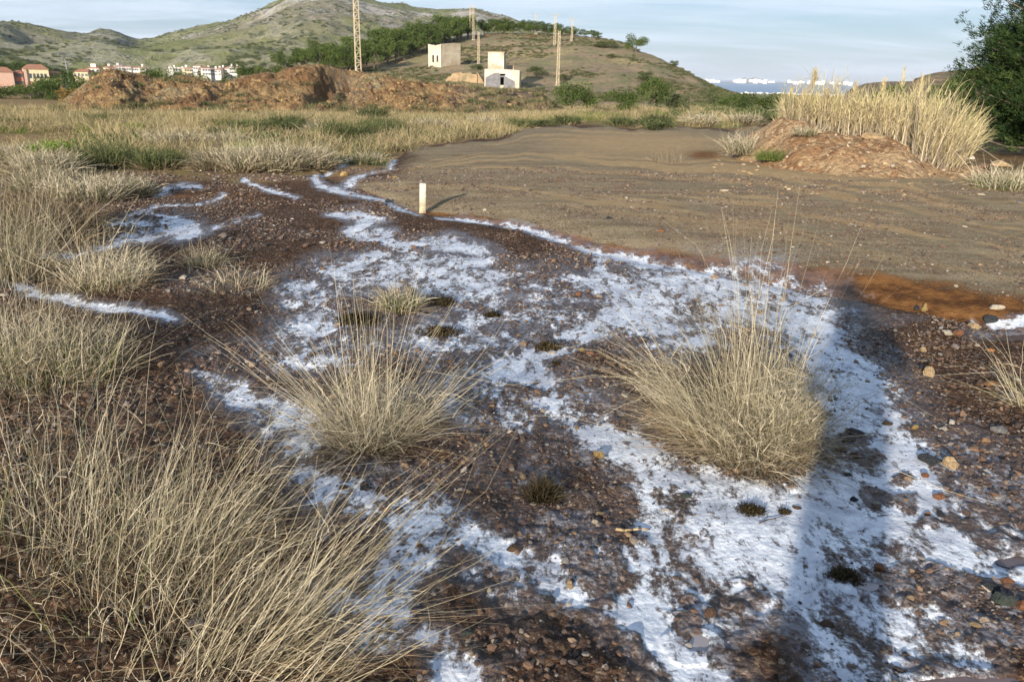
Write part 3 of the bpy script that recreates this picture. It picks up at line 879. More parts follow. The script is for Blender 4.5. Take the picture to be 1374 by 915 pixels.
ths = np.linspace(mA[0], mA[-1], 420); rs = np.linspace(fR.min() - 0.3, fR.max() + 6.2, 190)
T, Q = np.meshgrid(ths, rs); xx = Q * np.sin(T); yy = Q * np.cos(T)
mound = mesh_np('earth_mound', np.stack([xx, yy, mound_z(xx, yy)], -1).reshape(-1, 3), grid_faces(len(rs), len(ths)), M['mound'], True)
struct(mound)


# ------------------------------------------------------------------ blades, stalks and leaves
def ribbons(P0, D, L, W, droop, segs, kink=0.0, taper=0.75, out=None, tone=None):
    """n curved ribbons; P0,D (n,3), L,W,droop (n,)"""
    n = len(P0)
    t = np.linspace(0, 1, segs + 1)[None, :, None]
    out = D.copy() if out is None else out
    hor = out.copy(); hor[:, :2] += rng.normal(0, .22, (n, 2)); hor[:, 2] = 0
    hn = np.linalg.norm(hor, axis=1, keepdims=True); hor = hor / np.maximum(hn, 1e-4)
    pts = P0[:, None, :] + D[:, None, :] * L[:, None, None] * t
    dr = (droop * L)[:, None, None] * t ** 2.2
    pts = pts + hor[:, None, :] * dr * 0.8 - np.array([0, 0, 1.0]) * dr * 0.55
    if kink:
        kn = np.cumsum(rng.normal(0, kink, (n, segs + 1, 3)), axis=1) * L[:, None, None]
        kn[:, 0] = 0
        pts = pts + kn
    if segs >= 5:
        bk_ = rng.random(n) < .22
        tb = rng.uniform(.4, .85, n)[:, None, None]
        off = np.maximum(t - tb, 0) * L[:, None, None] * (rng.normal(0, .6, (n, 1, 3)) - np.array([0, 0, .5]))
        pts = pts + np.where(bk_[:, None, None], off, 0)
    tang = np.gradient(pts, axis=1)
    side = np.cross(tang, rng.normal(0, 1, (n, 1, 3)))
    side /= np.maximum(np.linalg.norm(side, axis=2, keepdims=True), 1e-6)
    wd = W[:, None, None] * (1 - taper * t)
    a = pts + side * wd / 2; b = pts - side * wd / 2
    Vv = np.stack([a, b], 2).reshape(-1, 3)
    base = (np.arange(n) * (segs + 1) * 2)[:, None] + (np.arange(segs) * 2)[None, :]
    Fc = np.stack([base, base + 1, base + 3, base + 2], -1).reshape(-1, 4)
    tn = rng.random(n) if tone is None else tone
    tn = np.repeat(tn, (segs + 1) * 2)
    return Vv, Fc, tn


def cat_rib(parts):
    V, F, T = [], [], []
    o = 0
    for v, f, t in parts:
        V.append(v); F.append(f + o); T.append(t); o += len(v)
    return np.concatenate(V), np.concatenate(F), np.concatenate(T)


def rib_mesh(name, rib, mat):
    v, f, t = rib
    return mesh_np(name, v, f, mat, False, {'tone': ('FLOAT', t)}, link=False)


def dirs(n, spread, lean=(0, 0), bias=None):
    a = rng.uniform(0, 2 * math.pi, n)
    tl = np.abs(rng.normal(0, 1, n)) * spread
    tl = np.minimum(tl, 1.45)
    D = np.stack([np.cos(a) * np.sin(tl), np.sin(a) * np.sin(tl), np.cos(tl)], -1)
    D[:, 0] += lean[0]; D[:, 1] += lean[1]
    return D / np.linalg.norm(D, axis=1, keepdims=True)


def tuft_parts(n, L, rad, spread, lean=(0, 0), w=0.0025, droop=0.25, segs=6, green=0.08, thatch=0.8, kink=0.012, tone=(0.25, 1.0), bushy=0.5):
    """stalks, green blades and thatch of a tussock around the origin"""
    def base(k, D, rr):
        q = rng.random(k) ** 0.6 * rr
        a = np.arctan2(D[:, 1] + rng.normal(0, .25, k), D[:, 0] + rng.normal(0, .25, k))
        return np.stack([np.cos(a) * q, np.sin(a) * q, np.full(k, -0.02)], -1)
    parts = {}
    D = dirs(n, spread, lean)
    Ls = L * np.clip(rng.normal(0.72, 0.2, n), 0.25, 1.15)
    st = ribbons(base(n, D, rad), D, Ls, w * rng.uniform(0.6, 1.3, n), np.abs(rng.normal(droop, droop * .6, n)), segs, kink, tone=rng.uniform(*tone, n))
    parts['dry_stalks'] = st
    nt_ = int(n * thatch * 1.6)
    if nt_:
        D = dirs(nt_, spread * 1.25 + 0.15, lean)
        th = ribbons(base(nt_, D, rad * 1.1), D, L * rng.uniform(.12, .55, nt_), w * rng.uniform(.6, 1.3, nt_), rng.uniform(.2, .9, nt_), 4, kink * 3, tone=rng.random(nt_))
        # side twigs that start part-way up
        nb = int(n * bushy * 1.5)
        D2 = dirs(nb, spread, lean)
        P = base(nb, D2, rad) + D2 * (L * rng.uniform(.15, .6, nb))[:, None]
        D3 = dirs(nb, 1.0, lean); D3 = D3 + D2 * .6; D3 /= np.linalg.norm(D3, axis=1, keepdims=True)
        tb = ribbons(P, D3, L * rng.uniform(.06, .24, nb), w * rng.uniform(.5, 1.0, nb), rng.uniform(.1, .8, nb), 4, max(kink * 4, .06), tone=rng.uniform(.2, 1, nb))
        parts['thatch'] = th
        parts['dry_stalks'] = cat_rib([st, tb])
    ng = int(n * green)
    if ng:
        D = dirs(ng, spread * .8, lean)
        parts['green_blades'] = ribbons(base(ng, D, rad), D, L * rng.uniform(.2, .6, ng), w * 1.3 * rng.uniform(.7, 1.3, ng), rng.uniform(.1, .5, ng), 5, kink)
    return parts


TM = {'dry_stalks': 'straw', 'thatch': 'thatch', 'green_blades': 'green'}


def tussock(label, loc, group=None, rz=0, matmap=None, name='grass_tussock', cat='tussock', **kw):
    e = empty(name, loc, label, cat, group, rz)
    for k, rb in tuft_parts(**kw).items():
        part(k, rib_mesh(k, rb, M[(matmap or TM)[k]]), e)
    return e


# the big tussocks in the foreground: several stands of stalks share one root mass
def merged_tussock(label, loc, lst, matmap=None):
    e = empty('grass_tussock', loc, label, 'tussock')
    acc = {}
    for off, kw in lst:
        for k, (v, f, t) in tuft_parts(**kw).items():
            acc.setdefault(k, []).append((v + np.array([off[0], off[1], 0]), f, t))
    for k, l in acc.items():
        part(k, rib_mesh(k, cat_rib(l), M[(matmap or TM)[k]]), e)
    return e


p = G(1005, 596)
merged_tussock('tallest straw tussock between the white crust and the photographer\'s shadow', p, [
    ((0.02, 0.06), dict(n=300, L=1.04, rad=0.15, spread=0.24, lean=(-0.06, 0.02), w=.0026, droop=.10, green=.05, thatch=.3, kink=.012)),
    ((0.10, 0.0), dict(n=420, L=0.62, rad=0.16, spread=0.42, lean=(0.02, -0.02), w=.0026, droop=.25, green=.16, thatch=1.5, bushy=2.6, kink=.025)),
    ((-0.10, 0.02), dict(n=240, L=0.78, rad=0.16, spread=0.36, lean=(-0.60, 0.0), w=.0025, droop=.2, green=.02, thatch=1.2, bushy=1.6, kink=.018)),
    ((0.0, -0.04), dict(n=480, L=0.40, rad=0.22, spread=0.75, lean=(-0.12, -0.1), w=.0026, droop=.5, green=.12, thatch=2.2, bushy=3.2, kink=.03)),
])
p = G(497, 592)
merged_tussock('wide fan-shaped straw tussock standing alone in the middle of the white crust', p, [
    ((0.0, 0.0), dict(n=170, L=0.84, rad=0.11, spread=0.58, lean=(0.0, 0.08), w=.0026, droop=.05, green=.02, thatch=.3, kink=.008)),
    ((0.0, 0.0), dict(n=300, L=0.50, rad=0.12, spread=0.75, lean=(0.0, -0.02), w=.0024, droop=.16, green=.06, thatch=1.6, bushy=3.4, kink=.025)),
    ((0.05, 0.0), dict(n=60, L=0.80, rad=0.10, spread=0.3, lean=(0.75, 0.0), w=.0026, droop=.06, green=.0, thatch=.8)),
    ((-0.05, 0.0), dict(n=60, L=0.74, rad=0.10, spread=0.35, lean=(-0.7, 0.0), w=.0026, droop=.08, green=.0, thatch=.8)),
])
p = G(150, 905)
merged_tussock('huge tangled straw tussock filling the lower left corner, stalks leaning right', p, [
    ((0.15, 0.0), dict(n=90, L=0.85, rad=0.24, spread=0.42, lean=(0.50, 0.05), w=.0024, droop=.10, green=.03, thatch=.8, kink=.012)),
    ((-0.15, 0.25), dict(n=85, L=0.80, rad=0.30, spread=0.46, lean=(0.14, 0.05), w=.0022, droop=.12, tone=(0, .9), green=.2, thatch=1.0, kink=.014)),
    ((0.30, 0.22), dict(n=75, L=0.70, rad=0.20, spread=0.55, lean=(0.45, 0.0), w=.0023, droop=.2, green=.03, thatch=1.4, kink=.016)),
    ((0.05, 0.15), dict(n=180, L=0.36, rad=0.45, spread=0.9, lean=(0.1, 0.0), w=.0024, droop=.45, green=.35, thatch=2.2, bushy=2.2, kink=.03)),
])
p = G(300, 900)
merged_tussock('sparse long dry stalks reaching far right from the bottom edge', p, [
    ((0.0, 0.0), dict(n=46, L=1.0, rad=0.15, spread=0.22, lean=(0.85, 0.05), w=.0026, droop=.04, green=.0, thatch=.8, bushy=.3, kink=.008)),
    ((0.1, -0.1), dict(n=50, L=0.7, rad=0.2, spread=0.35, lean=(0.75, 0.0), w=.0024, droop=.1, green=.0, thatch=.9, bushy=.6, kink=.012)),
])
p = G(30, 770)
merged_tussock('tall straw tussock at the left edge above the corner tangle', p, [
    ((0.0, 0.0), dict(n=90, L=0.85, rad=0.30, spread=0.42, tone=(0, .9), lean=(0.14, 0.0), w=.0025, droop=.10, green=.15, thatch=1.2, bushy=1.2, kink=.014)),
    ((-0.2, 0.35), dict(n=95, L=0.80, rad=0.32, spread=0.46, tone=(0, .9), lean=(0.06, 0.0), w=.0025, droop=.15, green=.3, thatch=1.6, bushy=1.4, kink=.016)),
    ((0.25, 0.15), dict(n=110, L=0.68, rad=0.22, spread=0.42, lean=(0.30, 0.0), w=.0024, droop=.12, green=.06, thatch=1.5, kink=.014)),
])
p = G(245, 745)
merged_tussock('sparse tussock of thin stalks leaning right over the bluish crust', p, [
    ((0.0, 0.0), dict(n=110, L=0.72, rad=0.20, spread=0.33, lean=(0.45, 0.0), w=.0024, droop=.10, green=.03, thatch=.9, kink=.012)),
    ((-0.15, 0.0), dict(n=90, L=0.55, rad=0.20, spread=0.40, lean=(0.2, 0.0), w=.0024, droop=.08, green=.05, thatch=1.4, kink=.016)),
])
p = G(75, 505)
merged_tussock('grey-green straw tussock on the left edge below the thin white stream', p, [
    ((0.0, 0.0), dict(n=260, L=0.55, rad=0.35, spread=0.38, lean=(0.08, 0.0), w=.0032, droop=.2, green=.8, thatch=2.2, bushy=1.5, kink=.02)),
    ((-0.35, 0.1), dict(n=260, L=0.72, rad=0.35, spread=0.36, lean=(0.05, 0.0), w=.003, droop=.15, green=.5, thatch=2.0, bushy=1.5, kink=.02)),
])
p = G(145, 384)
merged_tussock('rounded tussock with a green heart above the lower left stream', p, [
    ((0.0, 0.0), dict(n=330, L=0.46, rad=0.28, spread=0.50, lean=(0.12, 0.0), w=.0036, droop=.25, green=.5, thatch=1.8, bushy=2, kink=.02)),
    ((-0.15, 0.1), dict(n=90, L=0.80, rad=0.2, spread=0.42, lean=(0.1, 0.0), w=.004, droop=.15, green=.0, thatch=.4)),
])
p = G(8, 372)
merged_tussock('tall loose straw tussock at the left edge between two white streams', p, [
    ((0.0, 0.0), dict(n=420, L=0.95, rad=0.35, spread=0.32, lean=(0.08, 0.0), w=.004, droop=.18, green=.2, thatch=.9)),
])
p = G(440, 820)
tussock('low dark brown dead tuft in the gravel right of the corner tangle', p, n=120, L=0.2, rad=0.22, spread=0.9, w=.0024, droop=.5, green=.1, thatch=2.0, tone=(0, .5), matmap={'dry_stalks': 'thatch', 'thatch': 'thatch', 'green_blades': 'green'})
p = G(536, 414)
tussock('small bright green and straw tuft just behind the fan-shaped tussock', p, n=300, L=0.27, rad=0.12, spread=0.5, w=.0045, droop=.35, green=.8, thatch=1.0)
p = G(274, 357)
tussock('small round dry tussock in the dark gravel left of the crust', p, n=220, L=0.30, rad=0.15, spread=0.5, w=.004, droop=.3, green=.25, thatch=1.2)
p = G(318, 385)
tussock('flattened pale dry tuft beside the shaded hollow', p, n=160, L=0.28, rad=0.25, spread=0.8, w=.004, droop=.4, green=.0, thatch=1.6)
p = G(496, 220)
tussock('small yellow-green tuft by the stream behind the white post', p, n=260, L=0.38, rad=0.2, spread=0.55, w=.007, droop=.35, green=.5, thatch=.8)
p = G(1392, 545)
tussock('straw tussock cut by the right edge of the picture', p, n=60, L=0.5, rad=0.12, spread=0.5, lean=(-.5, 0.1), w=.003, droop=.2, green=.1, thatch=1.0)
p = G(1350, 252)
tussock('low green and straw clump at the right edge below the big pine', p, n=420, L=0.5, rad=0.5, spread=0.6, w=.009, droop=.3, green=1.0, thatch=1.0)
p = hit(1036, 214, earth_z)
tussock('bright green low tuft on the foot of the earth mound', p, n=260, L=0.33, rad=0.28, spread=0.7, w=.008, droop=.2, green=2.5, thatch=.2, matmap={'dry_stalks': 'green', 'thatch': 'green', 'green_blades': 'green'})
p = hit(998, 206, earth_z)
tussock('pale feathery tussock at the left end of the earth mound', p, n=340, L=0.62, rad=0.35, spread=0.5, w=.009, droop=.3, green=.5, thatch=1.0)
p = hit(1084, 180, earth_z)
tussock('small grey-green tuft on the crest of the earth mound', p, n=200, L=0.28, rad=0.25, spread=0.7, w=.008, droop=.2, green=1.0, thatch=1.0)
p = G(896, 219)
tussock('few thin reddish dry stems on the gravel road beside the orange patch', p, n=60, L=0.38, rad=0.35, spread=0.35, w=.007, droop=.1, green=.0, thatch=.6, matmap={'dry_stalks': 'thatch', 'thatch': 'thatch', 'green_blades': 'green'})

# tussocks of the middle distance, in the order of the photo from near to far
mid = [
    (118, 268, 110, 34, .5, 'grey-green'), (60, 262, 80, 36, .5, 'grey-green'), (178, 262, 55, 27, .6, 'yellow-green'), (90, 322, 80, 60, .05, 'dark brown'), (35, 318, 80, 62, .1, 'brown'),
    (290, 228, 60, 32, .1, 'straw'), (330, 230, 70, 38, .12, 'straw'), (375, 230, 75, 40, .1, 'straw'), (420, 228, 60, 36, .2, 'straw'),
    (215, 226, 60, 30, .2, 'olive'), (145, 225, 80, 34, .2, 'olive'), (60, 236, 80, 34, .2, 'straw'),
    (72, 212, 40, 22, 1.2, 'green'), (30, 214, 50, 20, .3, 'straw'), (230, 200, 70, 26, .15, 'straw'), (300, 200, 60, 24, .2, 'straw'),
    (460, 190, 75, 30, .4, 'grey'), (515, 186, 60, 26, .4, 'grey'), (430, 182, 50, 20, .3, 'straw'), (385, 172, 60, 18, .5, 'dark olive'), (335, 178, 60, 18, .3, 'olive'), (500, 165, 40, 22, .6, 'dark olive'),
    (290, 186, 26, 14, .6, 'dark olive'), (330, 212, 50, 20, 1.0, 'green'), (580, 176, 60, 18, .3, 'straw'), (650, 172, 50, 16, .3, 'straw'), (700, 172, 40, 14, .5, 'olive'),
    (880, 172, 40, 20, .5, 'dark olive'), (940, 170, 50, 18, .3, 'straw'), (1000, 168, 50, 16, .3, 'straw'), (830, 170, 40, 14, .5, 'olive'), (760, 168, 45, 14, .5, 'olive'),
]
where = {0: 'beside the brown flat', 1: 'at the left edge of the brown flat', 2: 'on the bank above the reddish soil'}
WH = ['grass tussock on the bank left of the brown flat', 'grass tussock near the left edge beside its twin', 'tuft at the tip of the grass bank above reddish soil', 'bushy dry clump above the upper left stream', 'bushy clump at the left edge above the streams',
      'tussock at the left end of the long row by the stream', 'tussock second in the long row by the stream', 'tallest tussock in the long row by the stream', 'tussock at the right end of the row nearest the stream',
      'tuft between the row of tussocks and the brown flat', 'tufts in the field behind the grass bank', 'tussock in the field at the left edge', 'round little bush in the field, far left', 'low tuft at the left edge beside the green bush',
      'tuft in the field below the heap\'s left end', 'tuft in the field below the middle of the heap', 'large shrubby tussock at the road\'s top left corner', 'shrubby tussock touching the road\'s top left corner', 'tuft behind the shrubby tussocks',
      'long low shrub in front of the bare track', 'low shrub below the dark foot of the heap', 'dark mound-shaped shrub in front of the heap', 'tiny dark bush on the track in the field', 'low patch of grass behind the tussock row',
      'tuft on the far edge of the road, left', 'tuft on the far edge of the road, below the ruined hut', 'small bush on the far road edge', 'dark bush on the far road edge below the round shrubs', 'tuft on the far road edge, right', 'last tuft on the road edge before the mound',
      'low bush at the road edge below the trees', 'low bush at the road edge below the lattice pole']
for i, (px, py, wpx, hpx, gr, tone_w) in enumerate(mid):
    q = G(px, py)
    d = math.hypot(q.x, q.y)
    mpp = d / FPX
    H = hpx * mpp * 1.15; Wd = wpx * mpp * .5
    tn = (0.0, .5) if 'brown' in tone_w or 'dark' in tone_w else (.1, .75)
    mm = dict(TM)
    if 'brown' in tone_w:
        mm['dry_stalks'] = 'thatch'
    if tone_w == 'green':
        mm['dry_stalks'] = 'bright_leaf'; mm['thatch'] = 'bright_leaf'
    if 'olive' in tone_w or 'grey' == tone_w:
        mm['dry_stalks'] = 'shrub_leaf'
    tussock(tone_w + ' ' + WH[i], q, rz=random.random() * 6, matmap=mm, n=int(min(650, 260 + wpx * 4)), L=H * 1.1, rad=Wd * .75, spread=0.45, w=max(.004, mpp * .9), droop=.3, green=gr, thatch=1.1, segs=4, tone=tn, bushy=.8)

# far grass: uncountable, one object scattered from a few clump meshes
def src_collection(name, meshes):
    c = bpy.data.collections.new(name)
    for k, me in enumerate(meshes):
        o = bpy.data.objects.new(me.name, me)
        c.objects.link(o)
    return c


def scatter(name, pts, scl, rot, coll, kind='stuff', label=None, cat=None, pick=None):
    """one object whose points carry instances (geometry nodes)"""
    n = len(pts)
    me = bpy.data.meshes.new(name)
    me.vertices.add(n); me.vertices.foreach_set('co', np.asarray(pts, dtype=np.float32).ravel())
    a = me.attributes.new('scl', 'FLOAT_VECTOR', 'POINT'); a.data.foreach_set('vector', np.asarray(scl, dtype=np.float32).ravel())
    a = me.attributes.new('rot', 'FLOAT_VECTOR', 'POINT'); a.data.foreach_set('vector', np.asarray(rot, dtype=np.float32).ravel())
    a = me.attributes.new('pick', 'INT', 'POINT'); a.data.foreach_set('value', (rng.integers(0, len(coll.objects), n) if pick is None else pick).astype(np.int32))
    o = bpy.data.objects.new(name, me); COL.objects.link(o)
    ng = bpy.data.node_groups.new(name + '_scatter', 'GeometryNodeTree')
    ng.interface.new_socket('Geometry', in_out='INPUT', socket_type='NodeSocketGeometry')
    ng.interface.new_socket('Geometry', in_out='OUTPUT', socket_type='NodeSocketGeometry')
    gi = ng.nodes.new('NodeGroupInput'); go = ng.nodes.new('NodeGroupOutput')
    ci = ng.nodes.new('GeometryNodeCollectionInfo'); ci.inputs[0].default_value = coll
    ci.inputs['Separate Children'].default_value = True; ci.inputs['Reset Children'].default_value = True
    ip = ng.nodes.new('GeometryNodeInstanceOnPoints'); ip.inputs['Pick Instance'].default_value = True

    def na(nm, t):
        x = ng.nodes.new('GeometryNodeInputNamedAttribute'); x.data_type = t; x.inputs[0].default_value = nm
        return [q for q in x.outputs if q.enabled][0]
    L = ng.links.new
    L(gi.outputs[0], ip.inputs['Points']); L(ci.outputs[0], ip.inputs['Instance'])
    L(na('pick', 'INT'), ip.inputs['Instance Index']); L(na('scl', 'FLOAT_VECTOR'), ip.inputs['Scale'])
    e2r = ng.nodes.new('FunctionNodeEulerToRotation'); L(na('rot', 'FLOAT_VECTOR'), e2r.inputs[0]); L(e2r.outputs[0], ip.inputs['Rotation'])
    L(ip.outputs[0], go.inputs[0])
    md = o.modifiers.new('scatter', 'NODES'); md.node_group = ng
    o['kind'] = kind
    if label:
        o['label'] = label
    if cat:
        o['category'] = cat
    return o


def far_clump(k, green, mat='meadow', w=.012, L=.5):
    D = dirs(k, .45)
    q = rng.random((k, 2)) * 2 - 1
    P = np.stack([q[:, 0] * .35, q[:, 1] * .35, np.full(k, -.03)], -1)
    r_ = ribbons(P, D, L * rng.uniform(.4, 1.1, k), w * rng.uniform(.6, 1.4, k), rng.uniform(.1, .5, k), 3, .02,
                 tone=np.where(rng.random(k) < green, rng.uniform(0, .3, k), rng.uniform(.3, 1, k)))
    return rib_mesh('clump', r_, M[mat])


cl_c = src_collection('meadow_clumps', [far_clump(70, .1), far_clump(60, .05, L=.6), far_clump(70, .3, L=.38), far_clump(70, .4), far_clump(80, .8, 'bright_leaf', .012, .36), far_clump(70, .4, 'shrub_leaf', .03, .4), far_clump(60, .4, 'thatch', .014, .5)])
# (instances are picked in name order)
N = 60000
a = rng.uniform(R_(-46), R_(46), N); r = 9 + (118 - 9) * rng.random(N) ** 0.85
x = r * np.sin(a); y = r * np.cos(a)
z, wh_, we_, rd_, og_, sk_, gs_ = ground_parts(x, y)
px, py = project(x, y, z)
dens = fbm(x, y, 3.2, 3, 91) + 0.47 + .3 * fbm(x, y, 1.0, 2, 92) + .55 * fbm(x * .35, y, 5.5, 2, 95)
keep = (gs_ > .75) & (rd_ < .2) & (wh_ < .2) & (rng.random(N) < sm(.46, .64, dens) * np.where(r < 30, .45, .9))
keep &= ~((px > 960) & (px < 1374) & (r < 26)) & (earth_z(x, y) <= z + .02) & ~((np.abs(py - 176) < 5) & (px > 280) & (px < 520) & (r < 60)) & (y > 5)
keep &= ~((r > 66) & (r < 112) & (heap_z(x, y) > z))
keep &= ~((px < 110) & (np.abs(r - 68) < 4))
x, y, z, r = x[keep], y[keep], z[keep], r[keep]
n = len(x)
s_ = rng.uniform(.5, 1.4, n) * np.interp(r, [9, 40, 110], [.75, 1.05, 1.5])
gf = fbm(x, y, 5.5, 3, 301) + .25 * rng.normal(0, 1, n)
pick_ = np.where(gf > .42, 4, np.where(gf > .22, 3, np.where(gf > -.1, rng.integers(0, 3, n), np.where(gf > -.42, rng.integers(0, 2, n), 5))))
pick_ = np.where(rng.random(n) < .08, 6, pick_)
scatter('dry_grass', np.stack([x, y, z], -1), np.stack([s_ * 1.1, s_ * 1.1, s_ * rng.uniform(.6, 1.0, n)], -1), np.stack([np.zeros(n), np.zeros(n), rng.uniform(0, 6.3, n)], -1), cl_c,
        label='dry straw and green grass covering the field beyond the flat', cat='grass', pick=pick_)


N = 9000
a = rng.uniform(hA[0], hA[-1], N); r = rng.uniform(68, 90, N)
x = r * np.sin(a); y = r * np.cos(a); z = heap_z(x, y); bz = base_z(x, y)
k_ = (z > bz) & (rng.random(N) < .7 * sm(1.3, .2, z - bz) + .55 * sm(az_el(560, 120)[0], az_el(680, 120)[0], a) * sm(-.1, .2, fbm(x, y, 3, 2, 19)) + .10 * sm(.1, .3, fbm(x, y, 4, 2, 23)))
x, y, z = x[k_], y[k_], z[k_]; n = len(x); s_ = rng.uniform(.5, 1.3, n)
scatter('scrub', np.stack([x, y, z], -1), np.stack([s_ * 1.3, s_ * 1.3, s_], -1), np.stack([np.zeros(n), np.zeros(n), rng.uniform(0, 6.3, n)], -1), cl_c,
        label='weeds and dry grass growing on the foot of the spoil heap', cat='grass', pick=rng.choice([0, 2, 3, 5, 5, 6], n))


# ------------------------------------------------------------------ stones and pebbles
def stone_mesh(seed, mat, sub=2, flat=.7, rough=.18, name='stone'):
    rs_ = np.random.default_rng(seed)
    bm = bmesh.new()
    bmesh.ops.create_icosphere(bm, subdivisions=sub, radius=.5)
    # cut with random planes for broken faces, then ripple
    pl = rs_.normal(0, 1, (12, 3)); pl /= np.linalg.norm(pl, axis=1, keepdims=True)
    off = rs_.uniform(.24, .42, 12)
    ph = rs_.uniform(0, 6, 6)
    for v in bm.verts:
        c = np.array(v.co)
        for nrm, o_ in zip(pl, off):
            d = c @ nrm - o_
            if d > 0:
                c = c - nrm * d * .97
        c *= 1 + rough * .35 * (math.sin(c[0] * 9 + ph[0]) * math.sin(c[1] * 8 + ph[1]) + .5 * math.sin(c[2] * 15 + ph[2]))
        c[2] *= flat
        v.co = c
    me = bpy.data.meshes.new(name)
    bm.to_mesh(me); bm.free()
    me.materials.append(mat)
    return me


mP, sP = newmat('pebble_mix')
rP = sP.n('ShaderNodeObjectInfo', None, 5)
coP = sP.n('ShaderNodeTexCoord', None, 3)
cP = sP.ramp(rP, [(0.0, (0.045, 0.03, 0.024)), (0.25, (0.10, 0.06, 0.042)), (0.45, (0.15, 0.085, 0.05)), (0.6, (0.13, 0.11, 0.10)), (0.72, (0.22, 0.12, 0.06)), (0.84, (0.30, 0.21, 0.13)), (0.94, (0.24, 0.22, 0.2)), (1.0, (0.52, 0.45, 0.36))])
cP = sP.mix(sP.math('MULTIPLY', sP.mapr(sP.noise(coP, 4, 4, .7), .4, .65), .45), cP, (0.07, 0.045, 0.032))
M['pebble'] = finish(mP, sP, cP, 0.6, sP.noise(coP, 9, 4, .7), .02, .6, spec=.45)
pb_c = src_collection('pebble_shapes', [stone_mesh(s_i, M['pebble'], 1, .65, .25, 'pebble') for s_i in range(8)])
N = 300000
a = rng.uniform(R_(-44), R_(44), N)
u = rng.random(N)
r = 1.55 + (14.5 - 1.55) * u ** 0.66
x = r * np.sin(a); y = r * np.cos(a)
z, wh_, we_, rd_, og_, sk_, gs_ = ground_parts(x, y)
dn = fbm(x, y, .55, 4, 131) + .5
pr = sm(.30, .68, dn) * (1 - .90 * sm(.35, .75, wh_)) * np.where(rd_ > .5, .55, 1.0) * (1 - .8 * og_)
keep = rng.random(N) < pr
x, y, z, r, rdk = x[keep], y[keep], z[keep], r[keep], rd_[keep]
n = len(x)
s_ = np.clip(rng.lognormal(-4.70, .6, n), .004, .045) * np.interp(r, [1.5, 6, 12], [.9, 1.25, 1.7]) * np.where(rdk > .5, .8, 1)
scatter('gravel', np.stack([x, y, z + s_ * .12], -1), np.stack([s_ * rng.uniform(.8, 1.4, n), s_ * rng.uniform(.7, 1.1, n), s_ * rng.uniform(.6, 1, n)], -1),
        np.stack([rng.normal(0, .3, n), rng.normal(0, .3, n), rng.uniform(0, 6.3, n)], -1), pb_c, label='loose reddish brown gravel strewn over the wet ground', cat='gravel')


def stone_mat(name, c, c2=None, spec=.35, rough=.7):
    c2 = c2 or tuple(q * .6 for q in c)
    return varmat(name, c, c2, 7.0, rough, .03, spec=spec)


SC = {'tan': (0.42, 0.30, 0.17), 'rust': (0.28, 0.12, 0.055), 'dark': (0.035, 0.038, 0.042), 'grey': (0.20, 0.19, 0.18), 'cream': (0.55, 0.48, 0.37), 'brown': (0.13, 0.075, 0.045), 'orange': (0.42, 0.19, 0.06), 'green': (0.06, 0.075, 0.06), 'ochre': (0.40, 0.27, 0.10)}
SM = {k: stone_mat('stone_' + k, v) for k, v in SC.items()}
SMESH = {k: [stone_mesh(900 + 10 * i + j, SM[k], 3, .72, .2) for j in range(3)] for i, k in enumerate(SC)}
